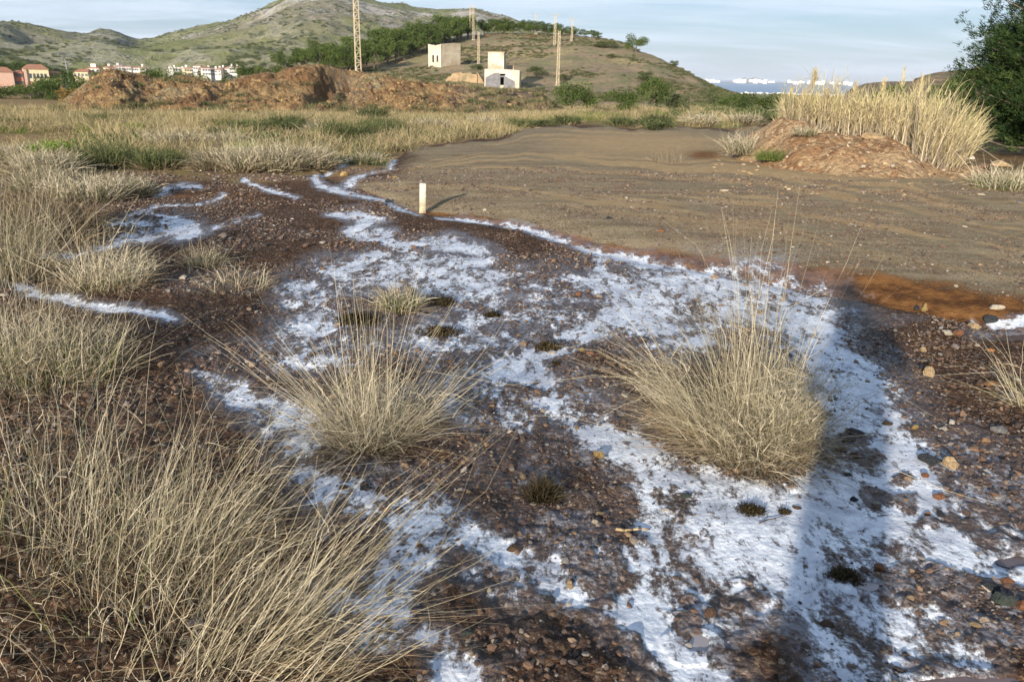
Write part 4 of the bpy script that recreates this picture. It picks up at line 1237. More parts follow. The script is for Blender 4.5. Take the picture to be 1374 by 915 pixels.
# px, py, width px, height px, colour, label
ST_L = [
    (1276, 626, 20, 17, 'tan', 'round tan stone touching the black rock on the right'), (1250, 620, 34, 14, 'dark', 'long black rock beside the round tan stone'), (1242, 640, 12, 7, 'rust', 'small rust stone under the black rock'),
    (1247, 502, 15, 13, 'tan', 'tan stone with a bluish stone against its back'), (1239, 495, 10, 8, 'dark', 'bluish dark stone behind the tan stone'), (1240, 417, 9, 12, 'ochre', 'small upright ochre block in the orange silt'),
    (1229, 415, 8, 7, 'dark', 'small black stone left of the upright ochre block'), (1335, 414, 19, 8, 'cream', 'pale rectangular block lying in the orange silt'), (1307, 441, 17, 11, 'tan', 'tan stone at the edge of the dark water'),
    (1272, 448, 14, 6, 'cream', 'flat cream stone left of a reddish one'), (1286, 449, 12, 8, 'rust', 'reddish stone between a cream and a tan stone'), (1331, 432, 22, 10, 'dark', 'dark slab in the water beside white crust'),
    (1239, 472, 9, 8, 'tan', 'small tan stone between the shadow and the dark water'), (1310, 465, 6, 5, 'cream', 'small white pebble on the right gravel'), (1329, 471, 9, 6, 'orange', 'orange stone on the right gravel below the dark water'),
    (1329, 516, 16, 6, 'orange', 'long orange stone on gravel near the right tussock'), (1313, 517, 10, 8, 'brown', 'brown stone left of the long orange stone'), (1350, 535, 24, 9, 'grey', 'flat grey slab beneath the right edge tussock'),
    (1342, 580, 20, 12, 'grey', 'grey angular stone right of the crust, mid height'), (920, 667, 15, 10, 'green', 'dark green stone lying on clean white crust'), (1180, 767, 15, 14, 'rust', 'rust brown stone standing beside the milky puddle'),
    (951, 824, 16, 15, 'brown', 'brown angular stone on crust above the lower puddle'), (943, 616, 14, 9, 'cream', 'cream stone in front of the tallest tussock'), (702, 641, 13, 10, 'tan', 'pale tan stone beside the dark moss clump'),
    (681, 655, 12, 5, 'grey', 'flat greyish stone left of the dark moss clump'), (797, 701, 10, 8, 'cream', 'round cream stone just below a flat splinter'), (806, 691, 15, 5, 'tan', 'flat tan splinter of stone above the stick'),
    (803, 612, 17, 10, 'ochre', 'ochre stone set in the white crust'), (774, 575, 7, 5, 'ochre', 'small yellow stone in the white crust'), (690, 737, 22, 12, 'brown', 'brown stone half sunk in crust, lower middle'),
    (765, 788, 11, 13, 'tan', 'tan upright stone in the lower middle gravel'), (800, 733, 11, 12, 'grey', 'blue-grey stone in the wet strip'), (658, 794, 9, 9, 'cream', 'pale round stone in the lower middle gravel'),
    (737, 804, 16, 7, 'dark', 'flat dark stone at the edge of the lower crust'), (627, 851, 15, 9, 'green', 'dark teal stone in the bottom gravel'), (634, 878, 9, 8, 'tan', 'tan pebble left of the bottom crust'),
    (1124, 605, 20, 7, 'brown', 'flat brown stone right of the tallest tussock\'s foot'), (1148, 583, 26, 12, 'dark', 'black lump of rock in the crust by the shadow'), (1140, 592, 14, 9, 'dark', 'smaller black lump below the larger one'),
    (1145, 612, 11, 9, 'brown', 'brown cube-like stone in the shaded crust'), (1138, 638, 9, 7, 'green', 'small dark green stone in the shaded crust'), (1146, 672, 9, 7, 'dark', 'black pebble alone on smooth crust'),
    (1262, 668, 17, 10, 'rust', 'rusty stone at the crust\'s right margin'), (1244, 691, 8, 5, 'orange', 'small orange stone on crust, right side'), (1263, 693, 9, 5, 'dark', 'small black stone right of a small orange one'),
    (1108, 838, 17, 10, 'brown', 'brown stone in the streaked crust near the bottom'), (1332, 790, 26, 12, 'dark', 'black rock at the right edge, lower part'), (1352, 783, 18, 10, 'rust', 'rust stone behind the black rock at right edge'),
    (1345, 808, 28, 16, 'green', 'dark mossy rock at right edge, lowest of the group'), (1372, 815, 14, 12, 'rust', 'rust stone cut by the right edge'), (1310, 840, 18, 7, 'tan', 'flat tan shard near the lower right corner'),
    (1222, 803, 14, 6, 'tan', 'tan splinter on dark gravel right of the puddle'), (462, 236, 12, 7, 'ochre', 'ochre rock between two branches of the stream'), (521, 272, 9, 7, 'dark', 'dark rock beside the stream left of the post'),
    (530, 239, 8, 3, 'ochre', 'flat ochre stone on the road behind the post'), (1172, 186, 30, 9, 'tan', 'tan clod on the crest of the earth mound'), (1158, 225, 10, 4, 'cream', 'flat pale stone at the foot of the mound'),
    (1198, 224, 5, 4, 'cream', 'white pebble on the mound\'s lower slope'), (1302, 214, 8, 6, 'cream', 'pale rock right of the reeds'), (1345, 223, 26, 8, 'tan', 'tan rock slab below the big pine'), (1318, 226, 14, 9, 'brown', 'brown rock left of the tan slab'),
    (1311, 249, 6, 4, 'grey', 'grey pebble below the brown rock'), (1367, 272, 7, 4, 'grey', 'grey stone at the right edge of the road'), (1283, 385, 6, 4, 'cream', 'white pebble on the dark road near the orange silt'),
    (1110, 353, 6, 4, 'cream', 'cream pebble on the road above the shadow\'s head'), (817, 294, 7, 5, 'dark', 'dark pebble in the road above the white ditch'), (888, 311, 9, 6, 'rust', 'rusty clod at the road\'s near edge'),
    (1069, 682, 14, 4, 'brown', 'flat brown shard by the twig on the crust'), (563, 733, 9, 7, 'rust', 'rust pebble in the left crust band'), (428, 691, 11, 9, 'tan', 'tan stone below the left crust under stalks'),
    (460, 655, 13, 7, 'brown', 'brown stone in the left crust beside the fan tussock'), (491, 657, 14, 8, 'dark', 'dark flat stone in the left crust below the fan tussock'), (520, 685, 14, 6, 'rust', 'rust flat stone in the left crust band'),
    (1228, 575, 10, 6, 'ochre', 'ochre pebble at the crust\'s upper right margin'), (1190, 569, 14, 8, 'brown', 'brown stone in shaded crust, upper right'), (1268, 577, 7, 6, 'cream', 'white pebble right of the crust'),
    (776, 396, 9, 7, 'rust', 'rust pebble in thin crust left of the right pool'), (781, 471, 11, 7, 'ochre', 'ochre stone where crust meets bare gravel'), (793, 476, 12, 8, 'rust', 'rust stone right of the ochre one'),
]
for i, (px, py, wpx, hpx, ck, lab) in enumerate(ST_L):
    q = hit(px, py, earth_z, 0.8, 60)
    d = math.hypot(q.x, q.y); mpp = math.hypot(d, CAMH) / FPX
    W_ = wpx * mpp * 1.12; H_ = hpx * mpp * 1.25
    o = bpy.data.objects.new('stone', SMESH[ck][i % 3]); COL.objects.link(o)
    o.location = (q.x, q.y, q.z + H_ * .12)
    o.scale = (W_, min(W_, max(H_, W_ * .55)), H_ / .72)
    o.rotation_euler = (random.uniform(-.15, .15), random.uniform(-.15, .15), random.uniform(-.35, .35))
    tag(o, lab, 'stone')

# more loose stones of the same kind, nothing tells them apart
pv = [stone_mesh(700 + k, M['pebble'], 2, .68, .25) for k in range(6)]
cnt = 0
tries = 0
while cnt < 190 and tries < 6000:
    tries += 1
    px = random.uniform(120, 1374); py = random.choice([random.uniform(300, 915), random.uniform(480, 915)])
    q = G(px, py)
    mk = masks(np.array([q.x]), np.array([q.y]))
    if mk[0][0] > .45 and random.random() > .3 or (mk[2][0] > .5 and random.random() > .25):
        continue
    d = math.hypot(q.x, q.y); mpp = math.hypot(d, CAMH) / FPX
    W_ = random.uniform(9, 15) * mpp
    o = bpy.data.objects.new('stone', random.choice(pv)); COL.objects.link(o)
    o.location = (q.x, q.y, q.z + W_ * .1); o.scale = (W_, W_ * random.uniform(.6, .9), W_ * random.uniform(.55, .9)); o.rotation_euler = (random.uniform(-.3, .3), random.uniform(-.3, .3), random.uniform(0, 6.3))
    tag(o, 'small rough stone among others of its kind in the wet brown gravel', 'stone', 'small stones strewn over the gravel')
    cnt += 1

# stones on the mound and along the foot of the road
N = 7000
a = rng.uniform(mA[0], R_(44), N); r = rng.uniform(11.5, 20, N)
x = r * np.sin(a); y = r * np.cos(a); z = earth_z(x, y)
px, py = project(x, y, z)
on_m = mound_z(x, y) > ground_z(x, y) + .03
k_ = (py < 262) & (py > 160) & (rng.random(N) < np.where(on_m, .7, .10))
x, y, z = x[k_], y[k_], z[k_]; n = len(x)
s_ = np.clip(rng.lognormal(-3.15, .55, n), .015, .15)
mC, sC = newmat('rubble_mix')
cC = sC.ramp(sC.n('ShaderNodeObjectInfo', None, 5), [(0.0, (0.16, 0.08, 0.04)), (0.5, (0.30, 0.19, 0.10)), (0.85, (0.40, 0.29, 0.17)), (1.0, (0.56, 0.49, 0.39))])
M['rubble'] = finish(mC, sC, cC, .9)
rb_c = src_collection('rubble_shapes', [stone_mesh(300 + k, M['rubble'], 1, .65, .25, 'rubble') for k in range(6)])
scatter('rubble', np.stack([x, y, z], -1), np.stack([s_ * 1.2, s_, s_ * .7], -1), np.stack([rng.normal(0, .3, n), rng.normal(0, .3, n), rng.uniform(0, 6.3, n)], -1), rb_c, label='pale rubble lying over the earth mound and the roadside', cat='rubble')
# rocks on the spoil heap
N = 30000
a = rng.uniform(hA[0], hA[-1], N); r = rng.uniform(67, 88, N)
x = r * np.sin(a); y = r * np.cos(a); z = heap_z(x, y); bz = base_z(x, y)
k_ = (z > bz) & (rng.random(N) < .55 * sm(-.2, .3, fbm(x, y, 3, 3, 17)) + .15 * (z < bz + 1.2))
x, y, z = x[k_], y[k_], z[k_]; n = len(x)
s_ = np.clip(rng.lognormal(-1.75, .42, n), .07, .6)
scatter('rubble', np.stack([x, y, z], -1), np.stack([s_ * 1.2, s_, s_ * .8], -1), np.stack([rng.normal(0, .5, n), rng.normal(0, .5, n), rng.uniform(0, 6.3, n)], -1),
        src_collection('heap_rubble', [stone_mesh(330 + k, None or varmat('heap_rock', *c, 1.2), 1, .75, .25, 'rubble') for k, c in enumerate([((0.34, 0.20, 0.08), (0.2, 0.1, 0.04)), ((0.26, 0.15, 0.06), (0.14, 0.08, 0.04)), ((0.2, 0.14, 0.09), (0.1, 0.07, 0.05)), ((0.42, 0.28, 0.12), (0.26, 0.16, 0.07)), ((0.14, 0.09, 0.05), (0.07, 0.05, 0.03))])]),
        label='ochre and brown rocks covering the spoil heap', cat='rubble')

# moss cushions in the crust
ML = [(735, 466, 34, 10, 'flat brown moss cushion, larger of two in the central crust'), (744, 490, 14, 7, 'small round moss cushion right below the larger one'), (727, 668, 42, 34, 'dark moss clump in the wet gravel by the pale tan stone'),
      (1006, 686, 36, 12, 'brown moss cushion on clean crust below the tallest tussock'), (1133, 773, 40, 12, 'dark moss cushion above the milky puddle'), (1053, 688, 16, 7, 'tiny brown moss cushion beside the twig'),
      (660, 425, 24, 9, 'dark moss tuft in the upper crust right of the green tuft'), (590, 446, 60, 10, 'low brown growth behind the fan-shaped tussock'), (480, 430, 60, 14, 'low grey-brown growth left behind the fan-shaped tussock'), (592, 408, 40, 12, 'low dry growth right of the green tuft')]
for (px, py, wpx, hpx, lab) in ML:
    q = G(px, py); mpp = math.hypot(q.x, q.y, CAMH) / FPX
    Wd = wpx * mpp * .5; Hh = hpx * mpp * 1.1
    k = 900
    D = dirs(k, .8)
    qq = rng.normal(0, .42, (k, 2)); qq = np.clip(qq, -1, 1)
    P = np.stack([qq[:, 0] * Wd, qq[:, 1] * Wd * .8, np.full(k, -.005)], -1)
    o = mesh_np('moss_clump', *ribbons(P, D, Hh * rng.uniform(.3, 1.0, k) * (1.1 - .5 * np.hypot(qq[:, 0], qq[:, 1])), np.full(k, mpp * 1.6), rng.uniform(0, .4, k), 3, .06)[:2], M['moss'])
    o.location = q
    tn = rng.random(len(o.data.vertices)).astype(np.float32)
    at = o.data.attributes.new('tone', 'FLOAT', 'POINT'); at.data.foreach_set('value', tn)
    tag(o, lab, 'moss')

# stick and twig
def stick(px0, py0, px1, py1, th, mat, lab):
    a_, b_ = G(px0, py0), G(px1, py1)
    mb_ = MB()
    pts = [a_.lerp(b_, t) + Vector((0, random.uniform(-.006, .006), th * .8 + random.uniform(0, .006))) for t in (0, .25, .5, .75, 1)]
    for i in range(4):
        mb_.bar(pts[i], pts[i + 1], th * (1 - .12 * i), th * (1 - .12 * (i + 1)), 6)
    o = mb_.obj('stick', mat, None, True)
    tag(o, lab, 'stick')


M['stick'] = varmat('dead_wood', (0.42, 0.32, 0.18), (0.25, 0.18, 0.10), 20)
stick(826, 713, 872, 714, .0065, M['stick'], 'pale dead stick lying on gravel left of the crust')
stick(1018, 704, 1062, 688, .0025, M['thatch'] if False else varmat('twig', (0.09, 0.06, 0.04), (0.05, 0.035, 0.025), 20), 'thin dark twig on the crust beside the small moss cushion')

# milky puddles
mW, sW = newmat('milky_water')
coW = sW.n('ShaderNodeTexCoord', None, 3)
M['milk'] = finish(mW, sW, sW.mix(sW.mapr(sW.noise(coW, 8, 4), .4, .6), (0.30, 0.27, 0.26), (0.42, 0.40, 0.40)), 0.22, sW.noise(coW, 14, 3), .002, .3, spec=.5)
M['darkwater'] = varmat('dark_water', (0.10, 0.07, 0.065), (0.16, 0.11, 0.10), 5, .12, .001, spec=.5)


def puddle(px, py, rx, ry, mat):
    """level sheet lying in its hollow; the bumpy ground cuts its shore"""
    c = hit(px, py, base_z, .8, 60)
    zt = c.z - .014
    vs = [(c.x, c.y, zt)]
    for k in range(40):
        a_ = 2 * math.pi * k / 40
        q = hit(px + rx * 1.35 * math.cos(a_), py + ry * 1.35 * math.sin(a_), base_z, .8, 60)
        vs.append((q.x, q.y, zt))
    fs = [(0, 1 + k, 1 + (k + 1) % 40) for k in range(40)]
    me = bpy.data.meshes.new('puddle'); me.from_pydata(vs, [], fs); me.materials.append(mat)
    o = bpy.data.objects.new('puddle', me); COL.objects.link(o)
    struct(o)


for (qx, qy, qrx, qry), mk in zip(PUDDLES, ('milk', 'milk', 'darkwater', 'darkwater', 'darkwater')):
    puddle(qx, qy, qrx, qry, M[mk])

# ------------------------------------------------------------------ white marker post
mQ, sQ = newmat('post_paint')
coQ = sQ.n('ShaderNodeTexCoord', None, 3)
spq = sQ.nt.nodes.new('ShaderNodeSeparateXYZ'); sQ.link(coQ, spq.inputs[0])
nQ = sQ.noise(coQ, 18, 5, .7)
dirt = sQ.mapr(sQ.math('ADD', spq.outputs[2], sQ.math('MULTIPLY', nQ, .16)), .16, .32, 1, 0)
M['post'] = finish(mQ, sQ, sQ.mix(dirt, sQ.mix(sQ.mapr(sQ.noise(coQ, 30, 6, .8), .45, .62), (0.58, 0.54, 0.46), (0.42, 0.37, 0.28)), sQ.mix(sQ.mapr(nQ, .4, .6), (0.46, 0.40, 0.26), (0.28, 0.22, 0.15))), .7, nQ, .01)
bm = bmesh.new()
for prof in [1]:
    n = 16; rings = []
    for zz_, s_ in [(-.08, 1.02), (0, 1.02), (.14, 1.0), (.30, .98), (.352, .97), (.362, .92), (.367, .80), (.368, .4)]:
        ring = []
        for k in range(n):
            a_ = 2 * math.pi * k / n
            cxx = math.copysign(abs(math.cos(a_)) ** .35, math.cos(a_)) * .041 * s_; cyy = math.copysign(abs(math.sin(a_)) ** .35, math.sin(a_)) * .035 * s_
            ring.append(bm.verts.new((cxx, cyy, zz_)))
        rings.append(ring)
    for a_, b_ in zip(rings, rings[1:]):
        for k in range(n):
            bm.faces.new((a_[k], a_[(k + 1) % n], b_[(k + 1) % n], b_[k]))
    bm.faces.new(rings[-1]); bm.faces.new(list(reversed(rings[0])))
me = bpy.data.meshes.new('marker_post'); bm.to_mesh(me); bm.free(); me.materials.append(M['post'])
for pgn in me.polygons:
    pgn.use_smooth = True
po = bpy.data.objects.new('marker_post', me); COL.objects.link(po)
po.location = G(567, 286); po.rotation_euler = (.02, .025, .25)
tag(po, 'short white post with a dirty base beside the ditch stream', 'post')


# ------------------------------------------------------------------ trees and shrubs
def leaf_cloud(centers, radii, count, leaf, tone_fn=None, squash=.8, seed=1):
    """leaf sprays filling several lobes; light and dark clumps"""
    rs_ = np.random.default_rng(seed)
    C = np.array(centers); Rd = np.array(radii)
    pk = rs_.choice(len(C), count, p=Rd ** 2 / (Rd ** 2).sum())
    d = rs_.normal(0, 1, (count, 3)); d /= np.linalg.norm(d, axis=1, keepdims=True)
    rad = Rd[pk] * rs_.uniform(.35, 1.05, count) ** .6 * (1 + .3 * np.sin(d[:, 0] * 7 + pk) * np.sin(d[:, 2] * 6 + pk * 2))
    P = C[pk] + d * rad[:, None] * np.array([1, 1, squash])
    u = rs_.normal(0, 1, (count, 3)) + d * .8; u /= np.linalg.norm(u, axis=1, keepdims=True)
    v = np.cross(u, rs_.normal(0, 1, (count, 3))); v /= np.linalg.norm(v, axis=1, keepdims=True)
    s1 = leaf * rs_.uniform(.6, 1.5, count)[:, None]; s2 = s1 * rs_.uniform(.3, .6, count)[:, None]
    V = np.stack([P - v * s2, P + u * s1 * .6 - v * s2 * .3, P + u * s1 * 1.3, P + v * s2 + u * s1 * .3], 1).reshape(-1, 3)
    Fc = np.arange(count * 4).reshape(-1, 4)
    tone = np.clip(.5 + .18 * np.sin(pk * 12.9) + rs_.normal(0, .16, count), 0, 1)
    return V, Fc, np.repeat(tone, 4)


def tree_protos(name, n_lobes, count, leaf, mat, shape, seeds, trunk_h=.3, ncol='crown'):
    out = []
    for sd_ in seeds:
        rs_ = np.random.default_rng(sd_)
        C, Rr = [], []
        for k in range(n_lobes):
            if shape == 'pine':
                h = rs_.uniform(.32, .92); w_ = .42 * (1 - ((h - .55) / .62) ** 2)
            elif shape == 'cone':
                h = rs_.uniform(.10, .95); w_ = .42 * (1.05 - h)
            else:
                h = rs_.uniform(.25, .75); w_ = .45 * (1 - ((h - .3) / .8) ** 2)
            a_ = rs_.uniform(0, 6.28); q = w_ * rs_.random() ** .5
            C.append((math.cos(a_) * q, math.sin(a_) * q, h)); Rr.append(rs_.uniform(.10, .19) if shape != 'bush' else rs_.uniform(.14, .24))
        v, f, t = leaf_cloud(C, Rr, count, leaf, seed=sd_)
        v[:, 2] = np.maximum(v[:, 2], -.02 if shape == 'bush' else .08)
        cm = mesh_np('crown', v, f, M[mat], False, {'tone': ('FLOAT', t)}, link=False)
        mb_ = MB()
        top = .7 if shape != 'bush' else .35
        mb_.bar((0, 0, -.08), (.02, .01, top * .5), .028, .02, 6).bar((.02, .01, top * .5), (0, .02, top), .02, .008, 6)
        for c in C[:6]:
            mb_.bar((.01, 0, c[2] * .45), (c[0] * .9, c[1] * .9, c[2]), .011, .004, 4)
        out.append((cm, mb_.mesh('trunk', M['bark'])))
    return out


PR = {'pine': tree_protos('pine', 16, 2600, .034, 'far_leaf', 'pine', (1, 2, 3, 4, 5)),
      'shrub': tree_protos('shrub', 14, 2200, .045, 'shrub_leaf', 'bush', (11, 12, 13)),
      'darktree': tree_protos('tree', 16, 3600, .034, 'far_leaf', 'bush', (21, 22, 23)),
      'bright': tree_protos('bright', 10, 1500, .05, 'bright_leaf', 'bush', (31,)),
      'rust': tree_protos('rust', 10, 1500, .05, 'rust_leaf', 'bush', (41,))}


def plant(kind, pos, h, wd, label, cat='tree', group=None, name='pine_tree'):
    cm, tm = random.choice(PR[kind])
    e = empty(name, pos, label, cat, group, random.random() * 6.28)
    part('crown', cm, e, scl=(wd, wd, h)); part('trunk', tm, e, scl=(wd, wd, h))
    return e


def plant_px(kind, px, py, wpx, hpx, zf, label, cat='tree', group=None, name='pine_tree', r0=60, r1=1200):
    q = hit(px, py, zf, r0, r1)
    mpp = math.hypot(q.x, q.y) / FPX
    return plant(kind, q, hpx * mpp * 1.02, wpx * mpp * 1.0, label, cat, group, name)


# pine wood on the left shoulder of the hill
rp = random.Random(5)
line = [(368, 92), (400, 95), (440, 98), (480, 97), (520, 88), (550, 78), (580, 68), (610, 57), (640, 49)]
lx = [q[0] for q in line]; ly = [q[1] for q in line]
for row, (n_, dy, dh) in enumerate([(24, 0, 1.0), (20, -7, 1.0), (18, -13, 1.05)]):
    for i in range(n_):
        px = 366 + (636 - 366) * (i + rp.uniform(.1, .9)) / n_
        pyb = np.interp(px, lx, ly) + dy * np.interp(px, [366, 500, 640], [1, 1.0, .2]) + rp.uniform(-2, 2)
        hp = np.interp(px, [366, 430, 500, 560, 636], [20, 28, 34, 30, 24]) * dh * rp.uniform(.8, 1.15)
        plant_px('pine', px, pyb, hp * rp.uniform(.85, 1.15), hp, hill_z, 'green pine in the dense wood on the hill\'s left shoulder', group='pines of the wood on the left shoulder', r0=115)
for i in range(27):
    px = 646 + (806 - 646) * (i + rp.uniform(.1, .9)) / 27
    pyb = np.interp(px, [640, 700, 760, 806], [47, 46, 48, 53]) + rp.uniform(0, 1.5)
    hp = np.interp(px, [640, 720, 806], [17, 16, 9]) * rp.uniform(.8, 1.15)
    plant_px('pine', px, pyb, hp * rp.uniform(.9, 1.3), hp, hill_z, 'small pine in the row along the hill\'s crest', group='pines in a row along the crest', r0=115)
plant_px('darktree', 853, 70, 28, 23, hill_z, 'lone round pine at the right end of the crest', r0=115)
plant_px('shrub', 815, 65, 24, 9, hill_z, 'low dark bush on the crest near the lone pine', 'bush', name='bush', r0=115)
plant_px('shrub', 805, 64, 22, 8, hill_z, 'low bush just left of another below the crest', 'bush', name='bush', r0=115)
plant_px('shrub', 864, 109, 25, 13, hill_z, 'round bush alone on the open hillside above the trees', 'bush', name='bush', r0=115)
plant_px('shrub', 821, 79, 18, 6, hill_z, 'flat dark bush half way up the open hillside', 'bush', name='bush', r0=115)
plant_px('shrub', 640, 95, 18, 9, hill_z, 'green bush between the two ruins', 'bush', name='bush', r0=115)
plant_px('shrub', 719, 103, 26, 14, hill_z, 'olive bush on the slope left of the lattice pole', 'bush', name='bush', r0=115)
plant_px('shrub', 755, 109, 14, 9, hill_z, 'small bush right of the lattice pole foot', 'bush', name='bush', r0=115)
plant_px('shrub', 905, 90, 14, 8, hill_z, 'small bush on the right slope of the hill', 'bush', name='bush', r0=115)
plant_px('darktree', 1000, 124, 26, 18, hill_z, 'round dark tree on the hill\'s foot beside the sea', r0=112)
plant_px('shrub', 958, 130, 18, 14, hill_z, 'bush on the hill\'s lower right slope', 'bush', name='bush', r0=112)
plant_px('darktree', 766, 152, 56, 42, base_z, 'wide round shrub, leftmost of the green shrubs behind the road', 'shrub', name='shrub')
plant_px('darktree', 830, 154, 44, 34, base_z, 'round green shrub in the middle of the row behind the road', 'shrub', name='shrub')
plant_px('darktree', 876, 150, 46, 46, base_z, 'tallest green shrub of the row, with a pointed top', 'shrub', name='shrub')
plant_px('shrub', 908, 150, 24, 24, base_z, 'grey-green shrub right of the tallest one', 'shrub', name='shrub')
for (px, py, ww, hh, lab) in [(955, 146, 34, 20, 'low green shrub left end of the right thicket'), (985, 148, 40, 22, 'dark low shrub within the right thicket'), (1015, 150, 46, 24, 'broad low shrub at the right end of the thicket'), (1040, 146, 30, 20, 'grey-green shrub next to the reeds')]:
    plant_px('darktree' if hh > 20 else 'shrub', px, py, ww, hh, base_z, lab, 'shrub', name='shrub', r0=50)
for (kd, px, py, ww, hh, lab) in [('bright', 68, 216, 52, 22, 'rounded green bush in the straw field at far left'), ('shrub', 508, 178, 60, 20, 'low dark mounded bush in front of the right part of the heap'), ('shrub', 395, 176, 62, 14, 'long dark low bush behind the bare track'),
                                  ('shrub', 292, 194, 34, 13, 'small dark bush standing on the bare track'), ('shrub', 875, 176, 52, 17, 'grey-green low bush on the far road edge'), ('shrub', 22, 214, 34, 12, 'small olive bush at the left edge of the straw field'),
                                  ('bright', 178, 178, 34, 11, 'small light green bush below the left peak of the heap'), ('shrub', 130, 192, 40, 12, 'low olive bush in the straw field, left'), ('bright', 330, 216, 60, 13, 'low light green patch behind the tussock row'),
                                  ('shrub', 730, 172, 40, 12, 'low dark bush on the far road edge, middle'), ('shrub', 1020, 166, 50, 14, 'low bush between the thicket and the reeds')]:
    plant_px(kd, px, py, ww, hh, base_z, lab, 'bush', name='bush', r0=10, r1=120)
plant_px('bright', 708, 150, 26, 17, base_z, 'bright green bush at the foot of the spoil heap', 'bush', name='bush', r0=55, r1=120)
plant_px('darktree', 1192, 160, 52, 52, base_z, 'round green tree standing behind the reeds', r0=28, r1=60)
plant_px('pine', 1280, 150, 62, 56, base_z, 'pine standing behind the reeds beside the big pine', r0=40, r1=80)
# trees at the left, behind the heap
def behind(kd, px, pytop, ww, hh, dist, lab, nm='round_tree', group=None):
    d = ray(px, pytop); h = math.hypot(d[0], d[1])
    x, y = d[0] / h * dist, d[1] / h * dist
    zt = CAMH + d[2] / h * dist
    H_ = hh * dist / FPX
    plant(kd, Vector((x, y, zt - H_)), H_, ww * dist / FPX, lab, 'tree', group, nm)


for (kd, px, pt, ww, hh, dist, lab, nm) in [('darktree', 74, 90, 56, 40, 215, 'large round green tree in front of the pink school', 'round_tree'), ('darktree', 38, 109, 42, 24, 200, 'low green tree left of the cyclist', 'round_tree'),
                                        ('darktree', -2, 110, 44, 24, 205, 'dark tree at the left edge below the school', 'round_tree'), ('rust', 96, 116, 30, 26, 140, 'yellowish brown bush at the left end of the heap', 'bush'),
                                        ('darktree', 103, 97, 30, 34, 210, 'dark tree right of the large round one', 'round_tree'), ('darktree', 56, 104, 26, 28, 190, 'green tree touching the left side of the large round one', 'round_tree')]:
    behind(kd, px, pt, ww, hh, dist, lab, nm)
for (px, pt, ww, hh, lab) in [(198, 84, 34, 42, 'leafy tree rising behind the heap, left of a pair'), (220, 85, 32, 40, 'leafy tree rising behind the heap, right of a pair'), (262, 94, 34, 34, 'low tree crown in the dip of the heap, left'),
                              (290, 95, 40, 38, 'dark tree crown filling the dip of the heap'), (310, 99, 26, 30, 'small tree crown at the right side of the dip'), (330, 80, 34, 28, 'grey-green round tree beyond the dip'), (350, 86, 28, 26, 'dark tree between the round tree and the wood'),
                              (240, 92, 26, 30, 'tree crown between the pair and the dip'), (140, 92, 20, 20, 'crown just showing over the heap\'s left peak'), (372, 84, 24, 26, 'yellow-green young tree at the wood\'s left end')]:
    behind('darktree', px, pt, ww, hh, 135, lab)
for i in range(16):
    px = -40 + i * 10 + rp.uniform(-3, 3)
    behind('darktree', px, np.interp(px, [-40, 0, 60, 110], [82, 80, 85, 92]) + rp.uniform(-2, 2), 22, 18, 400, 'dark green tree in the belt behind the pink school', group='tree belt behind the school')

# big pine at the right edge -------------------------------------------------
q = hit(1424, 214, base_z, 15, 40)
bp = empty('pine_tree', q, 'big dark green pine filling the right edge of the picture', 'tree')
mb_ = MB()
Hp = 9.5
pts = [Vector((0.04 * math.sin(k * 1.3), .05 * math.cos(k), -.2 + (Hp - .4) * k / 8)) for k in range(9)]
for k in range(8):
    mb_.bar(pts[k], pts[k + 1], .17 * (1 - k / 8.5), .17 * (1 - (k + 1) / 8.5), 8)
part('trunk', mb_.mesh('trunk', M['bark'], True), bp)
br = MB(); sprays = []
for k in range(270):
    h = rng.uniform(.02, .97) if k > 60 else rng.uniform(0.0, .3)
    zz_ = .12 + h * (Hp - .4)
    a_ = rng.uniform(0, 6.283)
    ln = (2.6 * (1 - h) ** .3 + .25) * rng.uniform(.75, 1.08)
    if h > .75:
        ln *= .9
    p0 = Vector((0, 0, zz_)); dirv = Vector((math.cos(a_), math.sin(a_), rng.uniform(.0, .38)))
    p1 = p0 + dirv * ln * .55; p2 = p0 + dirv * ln + Vector((0, 0, ln * .12))
    br.bar(p0, p1, .035, .022, 5).bar(p1, p2, .022, .008, 5)
    m_ = int(20 + ln * 26)
    for j in range(m_):
        t = rng.uniform(.25, 1.05)
        c = p0.lerp(p1, t * 2) if t < .5 else p1.lerp(p2, t * 2 - 1)
        wob = ln * .12 * (1.2 - abs(t - .6))
        sprays.append((c.x + rng.normal(0, wob), c.y + rng.normal(0, wob), c.z + rng.normal(0, wob * .45) + .05, k))
part('limb', br.mesh('limb', M['bark'], True), bp)['kind'] = 'stuff'
S_ = np.array(sprays); n = len(S_)
print('sprays', n)
per = 14
C = np.repeat(S_[:, :3], per, 0) + rng.normal(0, .035, (n * per, 3))
D = rng.normal(0, 1, (n * per, 3)); D[:, 2] = np.abs(D[:, 2]) * .9 + .2
cd = C.copy(); cd[:, 2] = 0
D += cd * .35; D /= np.linalg.norm(D, axis=1, keepdims=True)
tone = np.repeat(np.clip(.45 + .22 * np.sin(S_[:, 3] * 7.7) + rng.normal(0, .12, n), 0, 1), per)
rb = ribbons(C, D, rng.uniform(.05, .13, n * per), rng.uniform(.012, .022, n * per), rng.uniform(0, .2, n * per), 1, 0, .5, tone=tone)
part('needles', rib_mesh('needles', rb, M['pine_leaf']), bp)
cc, cr = [], []
for k in range(150):
    h = rng.random() ** 1.1; a_ = rng.uniform(0, 6.28); q_ = (2.45 * (1 - h) ** .32) * rng.uniform(.3, .92)
    cc.append((math.cos(a_) * q_, math.sin(a_) * q_, .5 + h * (Hp - .9))); cr.append(rng.uniform(.38, .62) * (1.1 - .4 * h))
v_, f_, t_ = leaf_cloud(cc, cr, 80000, .05, squash=.5, seed=77)
v_[:, 2] = np.maximum(v_[:, 2], .08)
